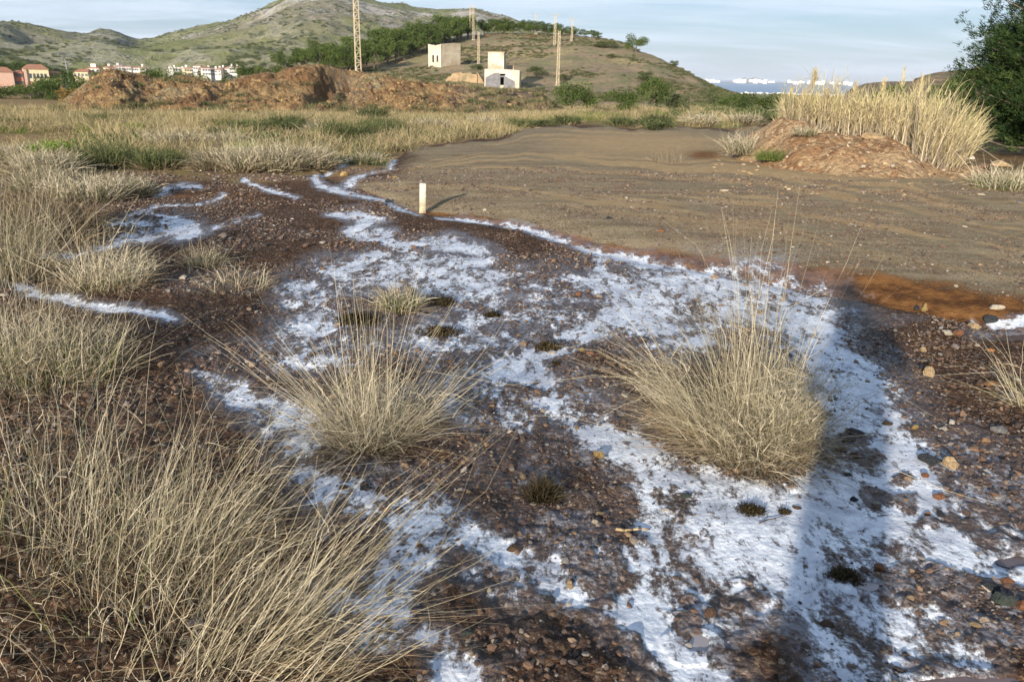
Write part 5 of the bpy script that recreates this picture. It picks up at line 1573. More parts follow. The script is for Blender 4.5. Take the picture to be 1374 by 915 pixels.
part('inner_needles', mesh_np('inner_needles', v_, f_, M['pine_leaf'], False, {'tone': ('FLOAT', t_ * .8)}, link=False), bp)

# ------------------------------------------------------------------ reeds
re_ = empty('reed_bed', hit(1160, 214, base_z), 'tall pale yellow reeds standing behind the earth mound', 'reeds')
org = np.array(re_.location)
stems, leaves = [], []
n = 1500
u = rng.random(n)
pxs = 1048 + (1292 - 1048) * u ** .92
dep = rng.random(n)
P0, top = [], []
for i in range(n):
    px = pxs[i]
    ang = az_el(px, 200)[0]
    rf = np.interp(ang, fA, fR) + 3.1 + dep[i] * 1.5
    if px > 1225:
        rf = np.interp(ang, fA, fR) + 1.9 + dep[i] * 1.7
    x_, y_ = rf * math.sin(ang), rf * math.cos(ang)
    P0.append((x_, y_, 0))
P0 = np.array(P0)
P0[:, 2] = earth_z(P0[:, 0], P0[:, 1]) - .05
rP0 = np.hypot(P0[:, 0], P0[:, 1])
tp = np.interp(pxs, [1048, 1070, 1095, 1120, 1180, 1230, 1270, 1292], [155, 138, 132, 136, 140, 132, 150, 170]) + rng.normal(0, 8, n) + 38 * fbm(pxs, pxs * 0, 9, 3, 5) - 26 * (rng.random(n) < .05)
Ztop = np.array([CAMH + math.tan(az_el(px, t)[1]) * r_ for px, t, r_ in zip(pxs, tp, rP0)])
Lr = np.clip(Ztop - P0[:, 2], .8, 3.4) * rng.uniform(.6, 1.06, n)
Dr = dirs(n, .10)
rt = sm(1215, 1290, pxs)
Dr[:, 0] += rt * rng.uniform(.0, .55, n) - sm(1070, 1045, pxs) * .25
Dr /= np.linalg.norm(Dr, axis=1, keepdims=True)
st = ribbons(P0 - org, Dr, Lr, rng.uniform(.008, .016, n), rng.uniform(0, .10, n), 6, .006, .5, tone=rng.random(n))
part('cane_stems', rib_mesh('cane_stems', st, M['reed_stem']), re_)['kind'] = 'stuff'
kk = 7
tt = rng.uniform(.12, .97, (n, kk))
PL = (P0[:, None, :] - org) + Dr[:, None, :] * (Lr[:, None] * tt)[:, :, None]
PL = PL.reshape(-1, 3)
DL = np.repeat(Dr, kk, 0) * 1.6 + rng.normal(0, .34, (n * kk, 3)); DL /= np.linalg.norm(DL, axis=1, keepdims=True)
lv = ribbons(PL, DL, rng.uniform(.15, .48, n * kk), rng.uniform(.007, .016, n * kk), np.abs(rng.normal(.1, .25, n * kk)), 4, .02, .85, tone=np.clip(.12 + .55 * tt.ravel() + rng.normal(0, .2, n * kk), 0, 1))
part('dry_leaves', rib_mesh('dry_leaves', lv, M['reed']), re_)['kind'] = 'stuff'
# feathery plume on the tallest cane and thin tips
for (px, pt, wpl) in [(1094, 98, .5), (1148, 112, .3), (1187, 108, .3), (1238, 104, .3), (1062, 118, .3), (1214, 92, .25)]:
    ang, e_ = az_el(px, pt)
    rf = np.interp(ang, fA, fR) + 3.6
    x_, y_ = rf * math.sin(ang), rf * math.cos(ang)
    zt = CAMH + rf * math.tan(e_); zb = float(earth_z(np.array([x_]), np.array([y_]))[0])
    k = 1
    s1 = ribbons(np.array([[x_, y_, zb]]) - org, np.array([[rng.normal(0, .02), 0, 1.0]]), np.array([zt - zb]), np.array([.02]), np.array([.0]), 6, .004, .6)
    npl = int(160 * wpl * 2)
    hh = rng.uniform(.72, 1, npl)
    Pp = np.stack([np.full(npl, x_) + rng.normal(0, .01, npl), np.full(npl, y_), zb + (zt - zb) * hh], -1) - org
    s2 = ribbons(Pp, dirs(npl, .35), rng.uniform(.08, .22, npl) * (wpl * 2), rng.uniform(.008, .016, npl), rng.uniform(.1, .5, npl), 3, .03, tone=rng.uniform(.3, .8, npl))
    part('plume', rib_mesh('plume', cat_rib([s1, s2]), M['reed']), re_)

# ------------------------------------------------------------------ scrub on the hill and mountain
sc_c = src_collection('scrub_tufts', [])
for k in range(5):
    v, f, t = leaf_cloud([(0, 0, .25), (.25, .1, .2), (-.2, .15, .22)], [.35, .28, .28], 90, .16, seed=60 + k)
    v[:, 2] = np.maximum(v[:, 2], -.05)
    me = mesh_np('scrub', v, f, M['scrub'] if k < 3 else M['shrub_leaf'], False, {'tone': ('FLOAT', t)}, link=False)
    sc_c.objects.link(bpy.data.objects.new('scrub', me))
N = 16000
a = rng.uniform(az_el(330, 100)[0], az_el(1085, 100)[0], N); r = rng.uniform(114, 275, N)
x = r * np.sin(a); y = r * np.cos(a); z = hill_z(x, y)
k_ = (z > base_z(x, y) + .05) & (rng.random(N) < sm(-.25, .3, fbm(x, y, 14, 3, 71)))
x, y, z = x[k_], y[k_], z[k_]; n = len(x); s_ = rng.uniform(.35, 1.0, n)
scatter('scrub', np.stack([x, y, z], -1), np.stack([s_ * 1.3, s_ * 1.3, s_ * .7], -1), np.stack([np.zeros(n), np.zeros(n), rng.uniform(0, 6.3, n)], -1), sc_c, label='low scrub dotting the slopes of the hill', cat='scrub')
# plain beyond the road down to the sea
N = 9000
a = rng.uniform(az_el(900, 130)[0], az_el(1500, 130)[0], N); r = np.exp(rng.uniform(math.log(60), math.log(2400), N))
x = r * np.sin(a); y = r * np.cos(a); z = np.maximum(base_z(x, y), -60)
n = N; s_ = rng.uniform(.8, 2.2, n) * np.interp(r, [60, 400, 2400], [.5, 2.2, 7])
k_ = (rng.random(n) < np.interp(r, [60, 120, 300], [.15, .5, 1])) & (z > -44.5)
x, y, z, s_ = x[k_], y[k_], z[k_], s_[k_]; n = len(x)
sc2 = src_collection('plain_bushes', [])
for k in range(3):
    v, f, t = leaf_cloud([(0, 0, .3), (.25, .1, .25), (-.2, .15, .28)], [.35, .28, .28], 160, .13, seed=80 + k)
    v[:, 2] = np.maximum(v[:, 2], -.05)
    sc2.objects.link(bpy.data.objects.new('scrub', mesh_np('scrub', v, f, M['shrub_leaf'], False, {'tone': ('FLOAT', t)}, link=False)))
scatter('scrub', np.stack([x, y, z], -1), np.stack([s_, s_, s_ * .8], -1), np.stack([np.zeros(n), np.zeros(n), rng.uniform(0, 6.3, n)], -1), sc2, label='green scrub covering the plain down to the sea', cat='scrub')
# mountain shrubs
N = 14000
a = rng.uniform(az_el(-60, 60)[0], az_el(760, 60)[0], N); r = rng.uniform(560, 1700, N)
x = r * np.sin(a); y = r * np.cos(a); z = mountain_z(x, y)
k_ = rng.random(N) < sm(-.2, .35, fbm(x, y, 70, 4, 171))
x, y, z = x[k_], y[k_], z[k_]; n = len(x); s_ = rng.uniform(2.0, 5.0, n)
scatter('scrub', np.stack([x, y, z], -1), np.stack([s_, s_, s_ * .6], -1), np.stack([np.zeros(n), np.zeros(n), rng.uniform(0, 6.3, n)], -1), sc2, label='dark shrubs scattered over the mountain slopes', cat='scrub')

# ------------------------------------------------------------------ ruins on the slope
def wallmat(name, a_, b_, c_, sc_=1.2):
    return varmat(name, a_, b_, sc_, .9, .03, c_)


M['plaster'] = wallmat('old_plaster', (0.52, 0.45, 0.34), (0.36, 0.29, 0.20), (0.25, 0.19, 0.12), .5)
M['whitewash'] = wallmat('whitewash', (0.58, 0.52, 0.42), (0.44, 0.37, 0.28), (0.33, 0.26, 0.18), .6)
M['wall_shade'] = varmat('wall_shade_grey', (0.20, 0.195, 0.20), (0.13, 0.13, 0.135), 1.5)  # flat grey standing in for the shade on the lower ruin's wall
M['tile_red'] = varmat('roof_tile', (0.42, 0.20, 0.12), (0.30, 0.14, 0.08), 1.5)


def wall_with_holes(x0, x1, z0, z1, holes, y, th, top=None):
    """wall slab in the xz plane facing -y, cut by rectangular openings; top: optional list of (x,z) for a broken top edge"""
    m_ = MB()
    xs = sorted({x0, x1, *[h[0] for h in holes], *[h[1] for h in holes], *([t_[0] for t_ in top] if top else [])})
    for a_, b_ in zip(xs, xs[1:]):
        mid_ = (a_ + b_) / 2
        ta = np.interp(a_, [t_[0] for t_ in top], [t_[1] for t_ in top]) if top else z1
        tb = np.interp(b_, [t_[0] for t_ in top], [t_[1] for t_ in top]) if top else z1
        cuts = sorted([(h[2], h[3]) for h in holes if h[0] < mid_ < h[1]])
        lo = z0
        segs = []
        for c_ in cuts:
            segs.append((lo, c_[0], c_[0])); lo = c_[1]
        segs.append((lo, ta, tb))
        for (l_, ha, hb) in segs:
            if max(ha, hb) - l_ < .01:
                continue
            m_.poly([(a_, y, l_), (b_, y, l_), (b_, y + th, l_), (a_, y + th, l_), (a_, y, ha), (b_, y, hb), (b_, y + th, hb), (a_, y + th, ha)],
                    [(0, 3, 2, 1), (4, 5, 6, 7), (0, 1, 5, 4), (1, 2, 6, 5), (2, 3, 7, 6), (3, 0, 4, 7)])
    return m_


q = hit(597, 90.5, hill_z, 115, 400); d1 = math.hypot(q.x, q.y); k1 = d1 / FPX
print('ruin1 dist', d1, 'z', q.z)
# corner between the two visible faces at px 592
ru = empty('ruined_building', hit(592, 91, hill_z, 115, 400), 'cracked plaster ruin with two small windows, higher on the hillside', 'ruin')
base_az = math.atan2(ru.location.x, ru.location.y)
rot = -base_az + R_(40)
ru.rotation_euler = (0, 0, rot)
wl = 16.5 * k1 / math.sin(R_(40)); wr = 25 * k1 / math.cos(R_(40)); hh = 30 * k1
# right face runs along local +x, left face along local +y (receding to the left)
part('wall', wall_with_holes(0, wr, -1.5, hh, [], 0, .3, [(0, hh * .93), (wr * .3, hh * .97), (wr * .62, hh * 1.0), (wr, hh * 1.0)]).mesh('wall', M['plaster']), ru)
lw = wall_with_holes(0, wl, -1.5, hh * .9, [(wl * .28, wl * .45, hh * .2, hh * .5), (wl * .62, wl * .78, hh * .22, hh * .48)], 0, .3,
                     [(0, hh * .94), (wl * .3, hh * .90), (wl * .45, hh * .90), (wl * .5, hh * .85), (wl * .7, hh * .9), (wl, hh * .92)])
part('wall', lw.mesh('wall', M['whitewash']), ru, loc=(-.002, wl, 0), rot=(0, 0, -math.pi / 2))
part('wall', wall_with_holes(.31, wr - .31, -1.5, hh * .9, [], wl - .3, .29).mesh('wall', M['plaster']), ru)
part('wall', MB().box(wr - .3, wr, .31, wl, -1.5, hh * .93).mesh('wall', M['plaster']), ru)
part('shade_slab', MB().box(.31, wr - .31, .31, wl - .31, hh * .78, hh * .82).mesh('shade_slab', M['concrete']), ru)  # slab added under the wall tops to keep the window openings dark

q = hit(672, 122, hill_z, 113, 400); d2 = math.hypot(q.x, q.y); k2 = d2 / FPX
print('ruin2 dist', d2, 'z', q.z)
ru = empty('ruined_building', hit(650, 121.5, hill_z, 113, 400), 'white ruin with a block tower and a dark doorway', 'ruin')
ru.rotation_euler = (0, 0, -math.atan2(ru.location.x, ru.location.y) + R_(-6))
W2, H2 = 44 * k2, 25.5 * k2
dr = (20 * k2, 24.5 * k2, .9, 11 * k2 + .7)
sl = (19 * k2, 26.5 * k2, 18 * k2, 20.2 * k2)
part('wall', wall_with_holes(0, W2, -1.2, H2, [dr, sl], 0, .35, [(0, H2), (W2 * .55, H2), (W2 * .8, H2 * .985), (W2, H2 * .97)]).mesh('wall', M['whitewash']), ru)
part('wall', MB().box(0, .35, .36, 5, -1.2, H2 * .98).mesh('wall', M['whitewash']), ru)
part('wall', MB().box(W2 - .35, W2, .36, 5, -1.2, H2 * .95).mesh('wall', M['whitewash']), ru)
part('wall', MB().box(0, W2, 5.01, 5.3, -1.2, H2 * .96).mesh('wall', M['plaster']), ru)
part('roof', MB().box(.3, W2 - .3, .37, 4.99, H2 * .90, H2 * .93).mesh('roof', M['concrete']), ru)
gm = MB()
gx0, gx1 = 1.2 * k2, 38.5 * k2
# wall shade painted as a grey gable patch around the door and slot, slightly proud of the wall
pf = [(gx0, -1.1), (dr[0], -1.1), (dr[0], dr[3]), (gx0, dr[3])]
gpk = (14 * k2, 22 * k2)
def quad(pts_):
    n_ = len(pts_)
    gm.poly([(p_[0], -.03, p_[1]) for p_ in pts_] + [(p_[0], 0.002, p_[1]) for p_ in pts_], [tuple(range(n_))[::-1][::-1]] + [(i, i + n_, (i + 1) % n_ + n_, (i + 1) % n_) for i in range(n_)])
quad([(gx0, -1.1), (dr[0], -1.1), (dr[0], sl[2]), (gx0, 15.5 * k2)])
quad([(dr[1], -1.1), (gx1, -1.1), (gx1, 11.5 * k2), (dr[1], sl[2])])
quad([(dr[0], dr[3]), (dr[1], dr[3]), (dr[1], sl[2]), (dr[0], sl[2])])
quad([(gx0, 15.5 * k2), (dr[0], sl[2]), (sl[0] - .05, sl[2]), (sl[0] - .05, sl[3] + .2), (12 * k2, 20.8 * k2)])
part('gable_shade', gm.mesh('gable_shade', M['wall_shade']), ru)
tw = MB(); 
part('tower', MB().box(0.02, 21 * k2, 5.31, 9.5, -.5, 46.5 * k2).mesh('tower', M['whitewash']), ru)
part('parapet', MB().box(-.1, 21 * k2 + .15, 5.2, 9.6, 46.5 * k2, 47.3 * k2).mesh('parapet', varmat('brick_coping', (0.42, 0.27, 0.16), (0.3, 0.2, 0.12), 3)), ru)
part('back_wall', MB().box(22 * k2, 32 * k2, 9.0, 9.4, 0, 31 * k2).mesh('back_wall', M['plaster']), ru)

# retaining wall of ochre earth and masonry below the first ruin
q = hit(600, 112, hill_z, 100, 300)
ql = hit(598, 110, hill_z, 113, 300); qr = hit(640, 112, hill_z, 113, 300)
rwall = empty('retaining_wall', ql, 'low ochre retaining wall below the higher ruin', 'wall')
rwall.rotation_euler = (0, 0, math.atan2(qr.y - ql.y, qr.x - ql.x))
Lw = (qr - ql).length
M['ochre_wall'] = varmat('ochre_masonry', (0.34, 0.25, 0.15), (0.22, 0.15, 0.085), 1.2, .95, .1, (0.18, 0.15, 0.09))
part('masonry', wall_with_holes(0, Lw, -1.5, 2, [], 0, 1.2, [(0, .3), (Lw * .08, .9), (Lw * .16, 1.0), (Lw * .22, 1.5), (Lw * .5, 1.75), (Lw * .54, 1.55), (Lw * .8, 1.7), (Lw * .84, 1.45), (Lw, 1.5)]).mesh('masonry', M['ochre_wall']), rwall)
part('buttress', wall_with_holes(0, 2.0, -1.5, 2, [], 0, .8, [(0, 1.9), (2, -.9)]).mesh('buttress', M['ochre_wall']), rwall, loc=(Lw - .1, .3, 0))


# ------------------------------------------------------------------ lattice poles
def lattice(pxb, pyb, pyt, wpx, zf, label, arm=False, r0=110, pos=None, taper=.55, name='lattice_pole', H=None):
    q = pos or hit(pxb, pyb, zf, r0, 600)
    d = math.hypot(q.x, q.y); mpp = d / FPX
    H = H or (pyb - pyt) * mpp; W_ = wpx * mpp * .5
    e = empty(name, q, label, 'pole', None, -math.atan2(q.x, q.y) + .15)
    th = max(.04, wpx * mpp * .062)
    for sx in (-1, 1):
        for sy in (-1, 1):
            part('leg', MB().bar((sx * W_, sy * W_, -.6), (sx * W_ * taper, sy * W_ * taper, H), th, th * .8).mesh('leg', M['pylon']), e)
    mbb = MB()
    nn = max(6, int(H / (W_ * 2.1)))
    for i in range(nn):
        a_, b_ = i / nn, (i + 1) / nn
        wa, wb = W_ * (1 - (1 - taper) * a_), W_ * (1 - (1 - taper) * b_)
        for sy in (-1, 1):
            mbb.bar((-wa, sy * wa, a_ * H), (wa, sy * wa, a_ * H), th * .7)
            s2 = 1 if i % 2 else -1
            mbb.bar((-wa * s2, sy * wa, a_ * H), (wb * s2, sy * wb, b_ * H), th * .6)
        for sx in (-1, 1):
            mbb.bar((sx * wa, -wa, a_ * H), (sx * wa, wa, a_ * H), th * .7)
            mbb.bar((sx * wa, -wa * s2, a_ * H), (sx * wb, wb * s2, b_ * H), th * .6)
    part('bracing', mbb.mesh('bracing', M['pylon']), e)
    part('footing', MB().box(-W_ * 1.8, W_ * 1.8, -W_ * 1.8, W_ * 1.8, -.8, .12).mesh('footing', M['concrete']), e)
    if arm:
        part('crossarm', MB().box(-W_ * 5, W_ * 5, -th, th, H * .93, H * .93 + th * 2).mesh('crossarm', M['insul']), e)
        for s_ in (-1, 0, 1):
            part('insulator', MB().bar((s_ * W_ * 4.6, 0, H * .93 + th * 2), (s_ * W_ * 4.6, 0, H * .93 + th * 2 + .5), .07, .05, 6).mesh('insulator', M['insul']), e)
    return e


q = Vector((0, 0, 0)); d_ = ray(481, 101); h_ = math.hypot(d_[0], d_[1]); rr_ = 92
pos = Vector((d_[0] / h_ * rr_, d_[1] / h_ * rr_, CAMH + d_[2] / h_ * rr_))
lattice(481, 101, -30, 6.6, None, 'tall yellowish lattice pole standing on top of the spoil heap', pos=pos, H=12.5, taper=.75, arm=True)
lattice(748, 115, 50, 3.3, hill_z, 'yellowish lattice pole behind the leftmost green shrub', taper=.7)
lattice(744, 61, 24, 2.6, hill_z, 'lattice pole directly above another, rising past the crest', arm=True, taper=.7)
lattice(642, 86, 49, 2.4, hill_z, 'thin lattice pole between the two ruins', arm=True, taper=.7)
lattice(635, 54, 13, 2.2, hill_z, 'right one of two close lattice poles at the wood\'s end', taper=.7)
lattice(631, 52, 14, 2.2, hill_z, 'left one of two close lattice poles at the wood\'s end', taper=.7)
lattice(719, 46, 22, 2.2, hill_z, 'lattice pole among the crest pines, left', arm=True, taper=.7)
lattice(767, 55, 28, 2.0, hill_z, 'lattice pole among the crest pines, right', arm=True, taper=.7)
# plain lamp-like mast near the school
d_ = ray(92, 100); h_ = math.hypot(d_[0], d_[1])
mp_ = Vector((d_[0] / h_ * 380, d_[1] / h_ * 380, -7.5))
e = empty('mast', mp_, 'thin pale mast beyond the large round tree', 'mast')
part('pole', MB().bar((0, 0, 0), (-.6, 0, 11.5), .3, .16, 6).mesh('pole', M['insul']), e)

# ------------------------------------------------------------------ village houses
HM = {'white': wallmat('render_white', (0.74, 0.70, 0.64), (0.64, 0.6, 0.53), (0.6, 0.5, 0.42)), 'pink': wallmat('render_pink', (0.52, 0.35, 0.27), (0.46, 0.30, 0.23), (0.5, 0.3, 0.22)),
      'cream': wallmat('render_cream', (0.66, 0.56, 0.36), (0.58, 0.48, 0.3), (0.5, 0.42, 0.28)), 'rose': wallmat('render_rose', (0.36, 0.17, 0.13), (0.28, 0.13, 0.1), (0.3, 0.15, 0.12))}
M['tile_pale'] = varmat('pale_tile', (0.52, 0.34, 0.25), (0.42, 0.27, 0.2), .8)


def house(e, W_, D_, H_, wall, roof, nwin=3, floors=2, flat=False, z0=-2.0, x0=0.0, y0=0.0, chimney=False):
    part('wall', MB().box(x0, x0 + W_, y0, y0 + D_, z0, H_).mesh('wall', HM[wall]), e)
    if flat:
        part('roof', MB().box(x0 - .2, x0 + W_ + .2, y0 - .2, y0 + D_ + .2, H_, H_ + .4).mesh('roof', HM['white']), e)
        rtop = H_ + .4
    else:
        rh_ = min(W_, D_) * .22
        a0, a1, b0, b1 = x0 - .35, x0 + W_ + .35, y0 - .35, y0 + D_ + .35
        ym = (b0 + b1) / 2
        r_ = MB().poly([(a0, b0, H_), (a1, b0, H_), (a1, b1, H_), (a0, b1, H_), (a0 + rh_ * 1.2, ym, H_ + rh_), (a1 - rh_ * 1.2, ym, H_ + rh_)],
                       [(0, 1, 5, 4), (1, 2, 5), (2, 3, 4, 5), (3, 0, 4), (0, 3, 2, 1)])
        part('roof', r_.mesh('roof', M[roof]), e)
        rtop = H_ + rh_
    fh = H_ / floors
    for f_ in range(floors):
        for i in range(nwin):
            cx_ = x0 + W_ * (i + .5) / nwin
            part('window', MB().box(cx_ - .5, cx_ + .5, y0 - .04, y0 + .05, f_ * fh + fh * .32, f_ * fh + fh * .78).mesh('window', M['glass']), e)
    if chimney:
        part('chimney', MB().box(x0 + W_ * .3, x0 + W_ * .3 + .9, y0 + D_ * .4, y0 + D_ * .4 + .9, H_, rtop + 1.0).mesh('chimney', HM['white']), e)


rh2 = random.Random(3)
town = [(118, 103, 13, 12, 'white', 'tile_red', 'white house with a hipped red roof and tower, left end of the village'), (134, 102, 10, 9, 'white', 'tile_pale', 'white house just right of the tower house')]
labs = []
xs_ = [146, 156, 167, 178, 188, 226, 233, 241, 248, 254, 260, 266, 272, 278, 284, 290, 296, 302, 308, 314]
for i, x_ in enumerate(xs_):
    town.append((x_, 101 + rh2.uniform(-1, 1.5), rh2.uniform(7, 11), rh2.uniform(8.5, 13.5), rh2.choice(['white', 'white', 'cream', 'white']), rh2.choice(['tile_pale', 'tile_pale', 'tile_red']), None))
for i, (px, pyb, wpx, hpx, wl_, rf_, lab) in enumerate(town):
    dist = 480 + rh2.uniform(-20, 40)
    d_ = ray(px, pyb); h_ = math.hypot(d_[0], d_[1])
    k_ = dist / FPX
    pos = Vector((d_[0] / h_ * dist, d_[1] / h_ * dist, CAMH + d_[2] / h_ * dist))
    grp = None
    if lab is None:
        lab = 'small pale village house with tiled roof, one of the terrace seen over the heap'
        grp = 'terraced village houses beyond the heap'
    e = empty('house', pos, lab, 'house', grp, -math.atan2(pos.x, pos.y) + rh2.uniform(-.3, .3))
    house(e, wpx * k_, 8, hpx * k_ * .72, wl_, rf_, 3, 2, flat=(rh2.random() < .2 and i > 1), z0=-7, chimney=rh2.random() < .5 or i == 0)
    if i == 0:
        part('tower', MB().box(wpx * k_ * .25, wpx * k_ * .25 + 2.4, 2, 4.5, hpx * k_ * .7, hpx * k_ * 1.15).mesh('tower', HM['white']), e)
# low house with orange roof left of the heap
def at_dist(px, py, dist):
    d_ = ray(px, py); h_ = math.hypot(d_[0], d_[1])
    return Vector((d_[0] / h_ * dist, d_[1] / h_ * dist, CAMH + d_[2] / h_ * dist))


pos = at_dist(99, 105, 360)
e = empty('house', pos, 'low cream house with orange roof between the mast and the heap', 'house', None, .1)
house(e, 16 * 360 / FPX, 8, 6.5 * 360 / FPX, 'cream', 'tile_red', 4, 1, z0=-5)
# school: three blocks
k3 = 330 / FPX
pos = at_dist(-14, 117, 330)
sb_ = empty('school_building', pos, 'pink and cream school with red roofs at the far left', 'school', None, -math.atan2(pos.x, pos.y))
house(sb_, 24 * k3, 9, 15.5 * k3, 'pink', 'tile_red', 0, 1, z0=-6)
house(sb_, 8 * k3, 9, 16 * k3, 'rose', 'tile_red', 2, 2, z0=-6, x0=24 * k3 + .4, y0=1.5)
house(sb_, 24 * k3, 10, 19 * k3, 'cream', 'tile_red', 0, 1, z0=-6, x0=33 * k3 + .4, y0=0)
for i in range(5):
    cx_ = 33 * k3 + .4 + (6 + i * 3.6) * k3
    part('window', MB().box(cx_ - .38, cx_ + .38, -.05, .04, 9.5 * k3, 14.5 * k3).mesh('window', M['glass']), sb_)
    part('window', MB().box(cx_ - .38, cx_ + .38, -.05, .04, 1.5 * k3, 6.5 * k3).mesh('window', HM['rose']), sb_)
part('end_bay', MB().box(33 * k3 + .35, 37 * k3, -.5, -.01, -6, 18.8 * k3).mesh('end_bay', HM['pink']), sb_)
house(sb_, 12 * k3, 9, 15 * k3, 'rose', 'tile_red', 3, 2, z0=-6, x0=57.5 * k3 + .4, y0=2)

# ------------------------------------------------------------------ far coast
M['tower_white'] = varmat('coast_white', (0.85, 0.84, 0.82), (0.75, 0.74, 0.72), .02)
tmm = MB().box(-.5, .5, -.5, .5, 0, 1).mesh('tower_block', M['tower_white'])
rc_ = random.Random(9)
DC = 13500
def coast(px, hpx, wpx, dist, label, group, name):
    d_ = ray(px, 110); h_ = math.hypot(d_[0], d_[1])
    x_, y_ = d_[0] / h_ * dist, d_[1] / h_ * dist
    o_ = bpy.data.objects.new(name, tmm); COL.objects.link(o_)
    k_ = dist / FPX
    o_.location = (x_, y_, -46.6); o_.scale = (wpx * k_, wpx * k_ * .6, hpx * k_)
    o_.rotation_euler = (0, 0, rc_.uniform(-.5, .5))
    tag(o_, label, 'building', group)


for i in range(64):
    if i < 12:
        px = rc_.uniform(944, 966)
    elif i < 36:
        px = 986 + 58 * rc_.random()
    else:
        px = 1058 + 86 * rc_.random()
    hp = (rc_.uniform(1.6, 3.8) if 996 < px < 1030 or px > 1060 else rc_.uniform(1.4, 2.6)) + .9
    if rc_.random() < .12:
        hp += 1.6
    coast(px, hp, rc_.uniform(2.0, 5.0), DC + rc_.uniform(-400, 400), 'white high-rise block on the thin strip of land across the water', 'white towers across the water', 'tower_block')
for i in range(46):
    px = 984 + (1150 - 984) * (i + rc_.random()) / 46
    d_ = ray(px, 127); h_ = math.hypot(d_[0], d_[1]); dist = 2950 + rc_.uniform(-80, 80)
    o_ = bpy.data.objects.new('shore_house', tmm); COL.objects.link(o_)
    k_ = dist / FPX
    o_.location = (d_[0] / h_ * dist, d_[1] / h_ * dist, float(base_z(np.array([d_[0] / h_ * dist]), np.array([d_[1] / h_ * dist]))[0]) - 2)
    o_.scale = (rc_.uniform(2.5, 5) * k_, 9, rc_.uniform(1.6, 3.2) * k_ + 2)
    tag(o_, 'low white house in the village along the near shore', 'house', 'white houses along the near shore')
# strip of land and the small island
def land(name, px0, px1, hpx, dist, col):
    A0 = az_el(px0, 110)[0]; A1 = az_el(px1, 110)[0]
    t = np.linspace(0, 1, 60); s_ = np.linspace(-1, 1, 9)
    Tt, Ss = np.meshgrid(t, s_)
    ang = A0 + (A1 - A0) * Tt
    r_ = dist + Ss * 350
    zz = -49 + (hpx * dist / FPX + 2) * np.sin(np.pi * np.clip(Tt, 0, 1)) ** .5 * (1 - Ss ** 2) * (1 + .5 * fbm(Tt * 10, Ss, 1, 3, 4))
    o_ = mesh_np(name, np.stack([r_ * np.sin(ang), r_ * np.cos(ang), zz], -1).reshape(-1, 3), grid_faces(9, 60), col, True)
    struct(o_)


M['farland'] = varmat('far_land', (0.22, 0.18, 0.13), (0.15, 0.15, 0.1), .01)
land('sand_spit', 930, 1180, 1.2, 13600, M['farland'])
land('island', 985, 1030, 5.5, 15500, M['farland'])

# ------------------------------------------------------------------ people
def skin_figure(name, verts, edges, radii, mat, parent, root=0, sub=2):
    me = bpy.data.meshes.new(name); me.from_pydata(verts, edges, [])
    o_ = bpy.data.objects.new(name, me); COL.objects.link(o_)
    md = o_.modifiers.new('skin', 'SKIN'); md.use_smooth_shade = True
    sv_ = me.skin_vertices[0].data if me.skin_vertices else None
    if sv_ is None:
        bpy.context.view_layer.objects.active = o_
        me.attributes.new
    for i, r_ in enumerate(radii):
        me.skin_vertices[0].data[i].radius = r_ if isinstance(r_, tuple) else (r_, r_)
    me.skin_vertices[0].data[root].use_root = True
    sb__ = o_.modifiers.new('sub', 'SUBSURF'); sb__.levels = sub; sb__.render_levels = sub
    me.materials.append(mat)
    o_.parent = parent
    return o_


M['cloth_dark'] = varmat('dark_jacket', (0.03, 0.035, 0.045), (0.05, 0.055, 0.07), 12)
M['cloth_jean'] = varmat('jeans', (0.05, 0.07, 0.12), (0.08, 0.10, 0.16), 12)
M['skin'] = varmat('skin', (0.45, 0.28, 0.2), (0.5, 0.32, 0.23), 10, .6)
M['hair'] = varmat('hair', (0.03, 0.02, 0.015), (0.05, 0.035, 0.025), 30)
M['boot'] = varmat('boot', (0.04, 0.03, 0.02), (0.06, 0.045, 0.03), 10)
M['shirt'] = varmat('white_jersey', (0.75, 0.75, 0.74), (0.6, 0.6, 0.6), 10)


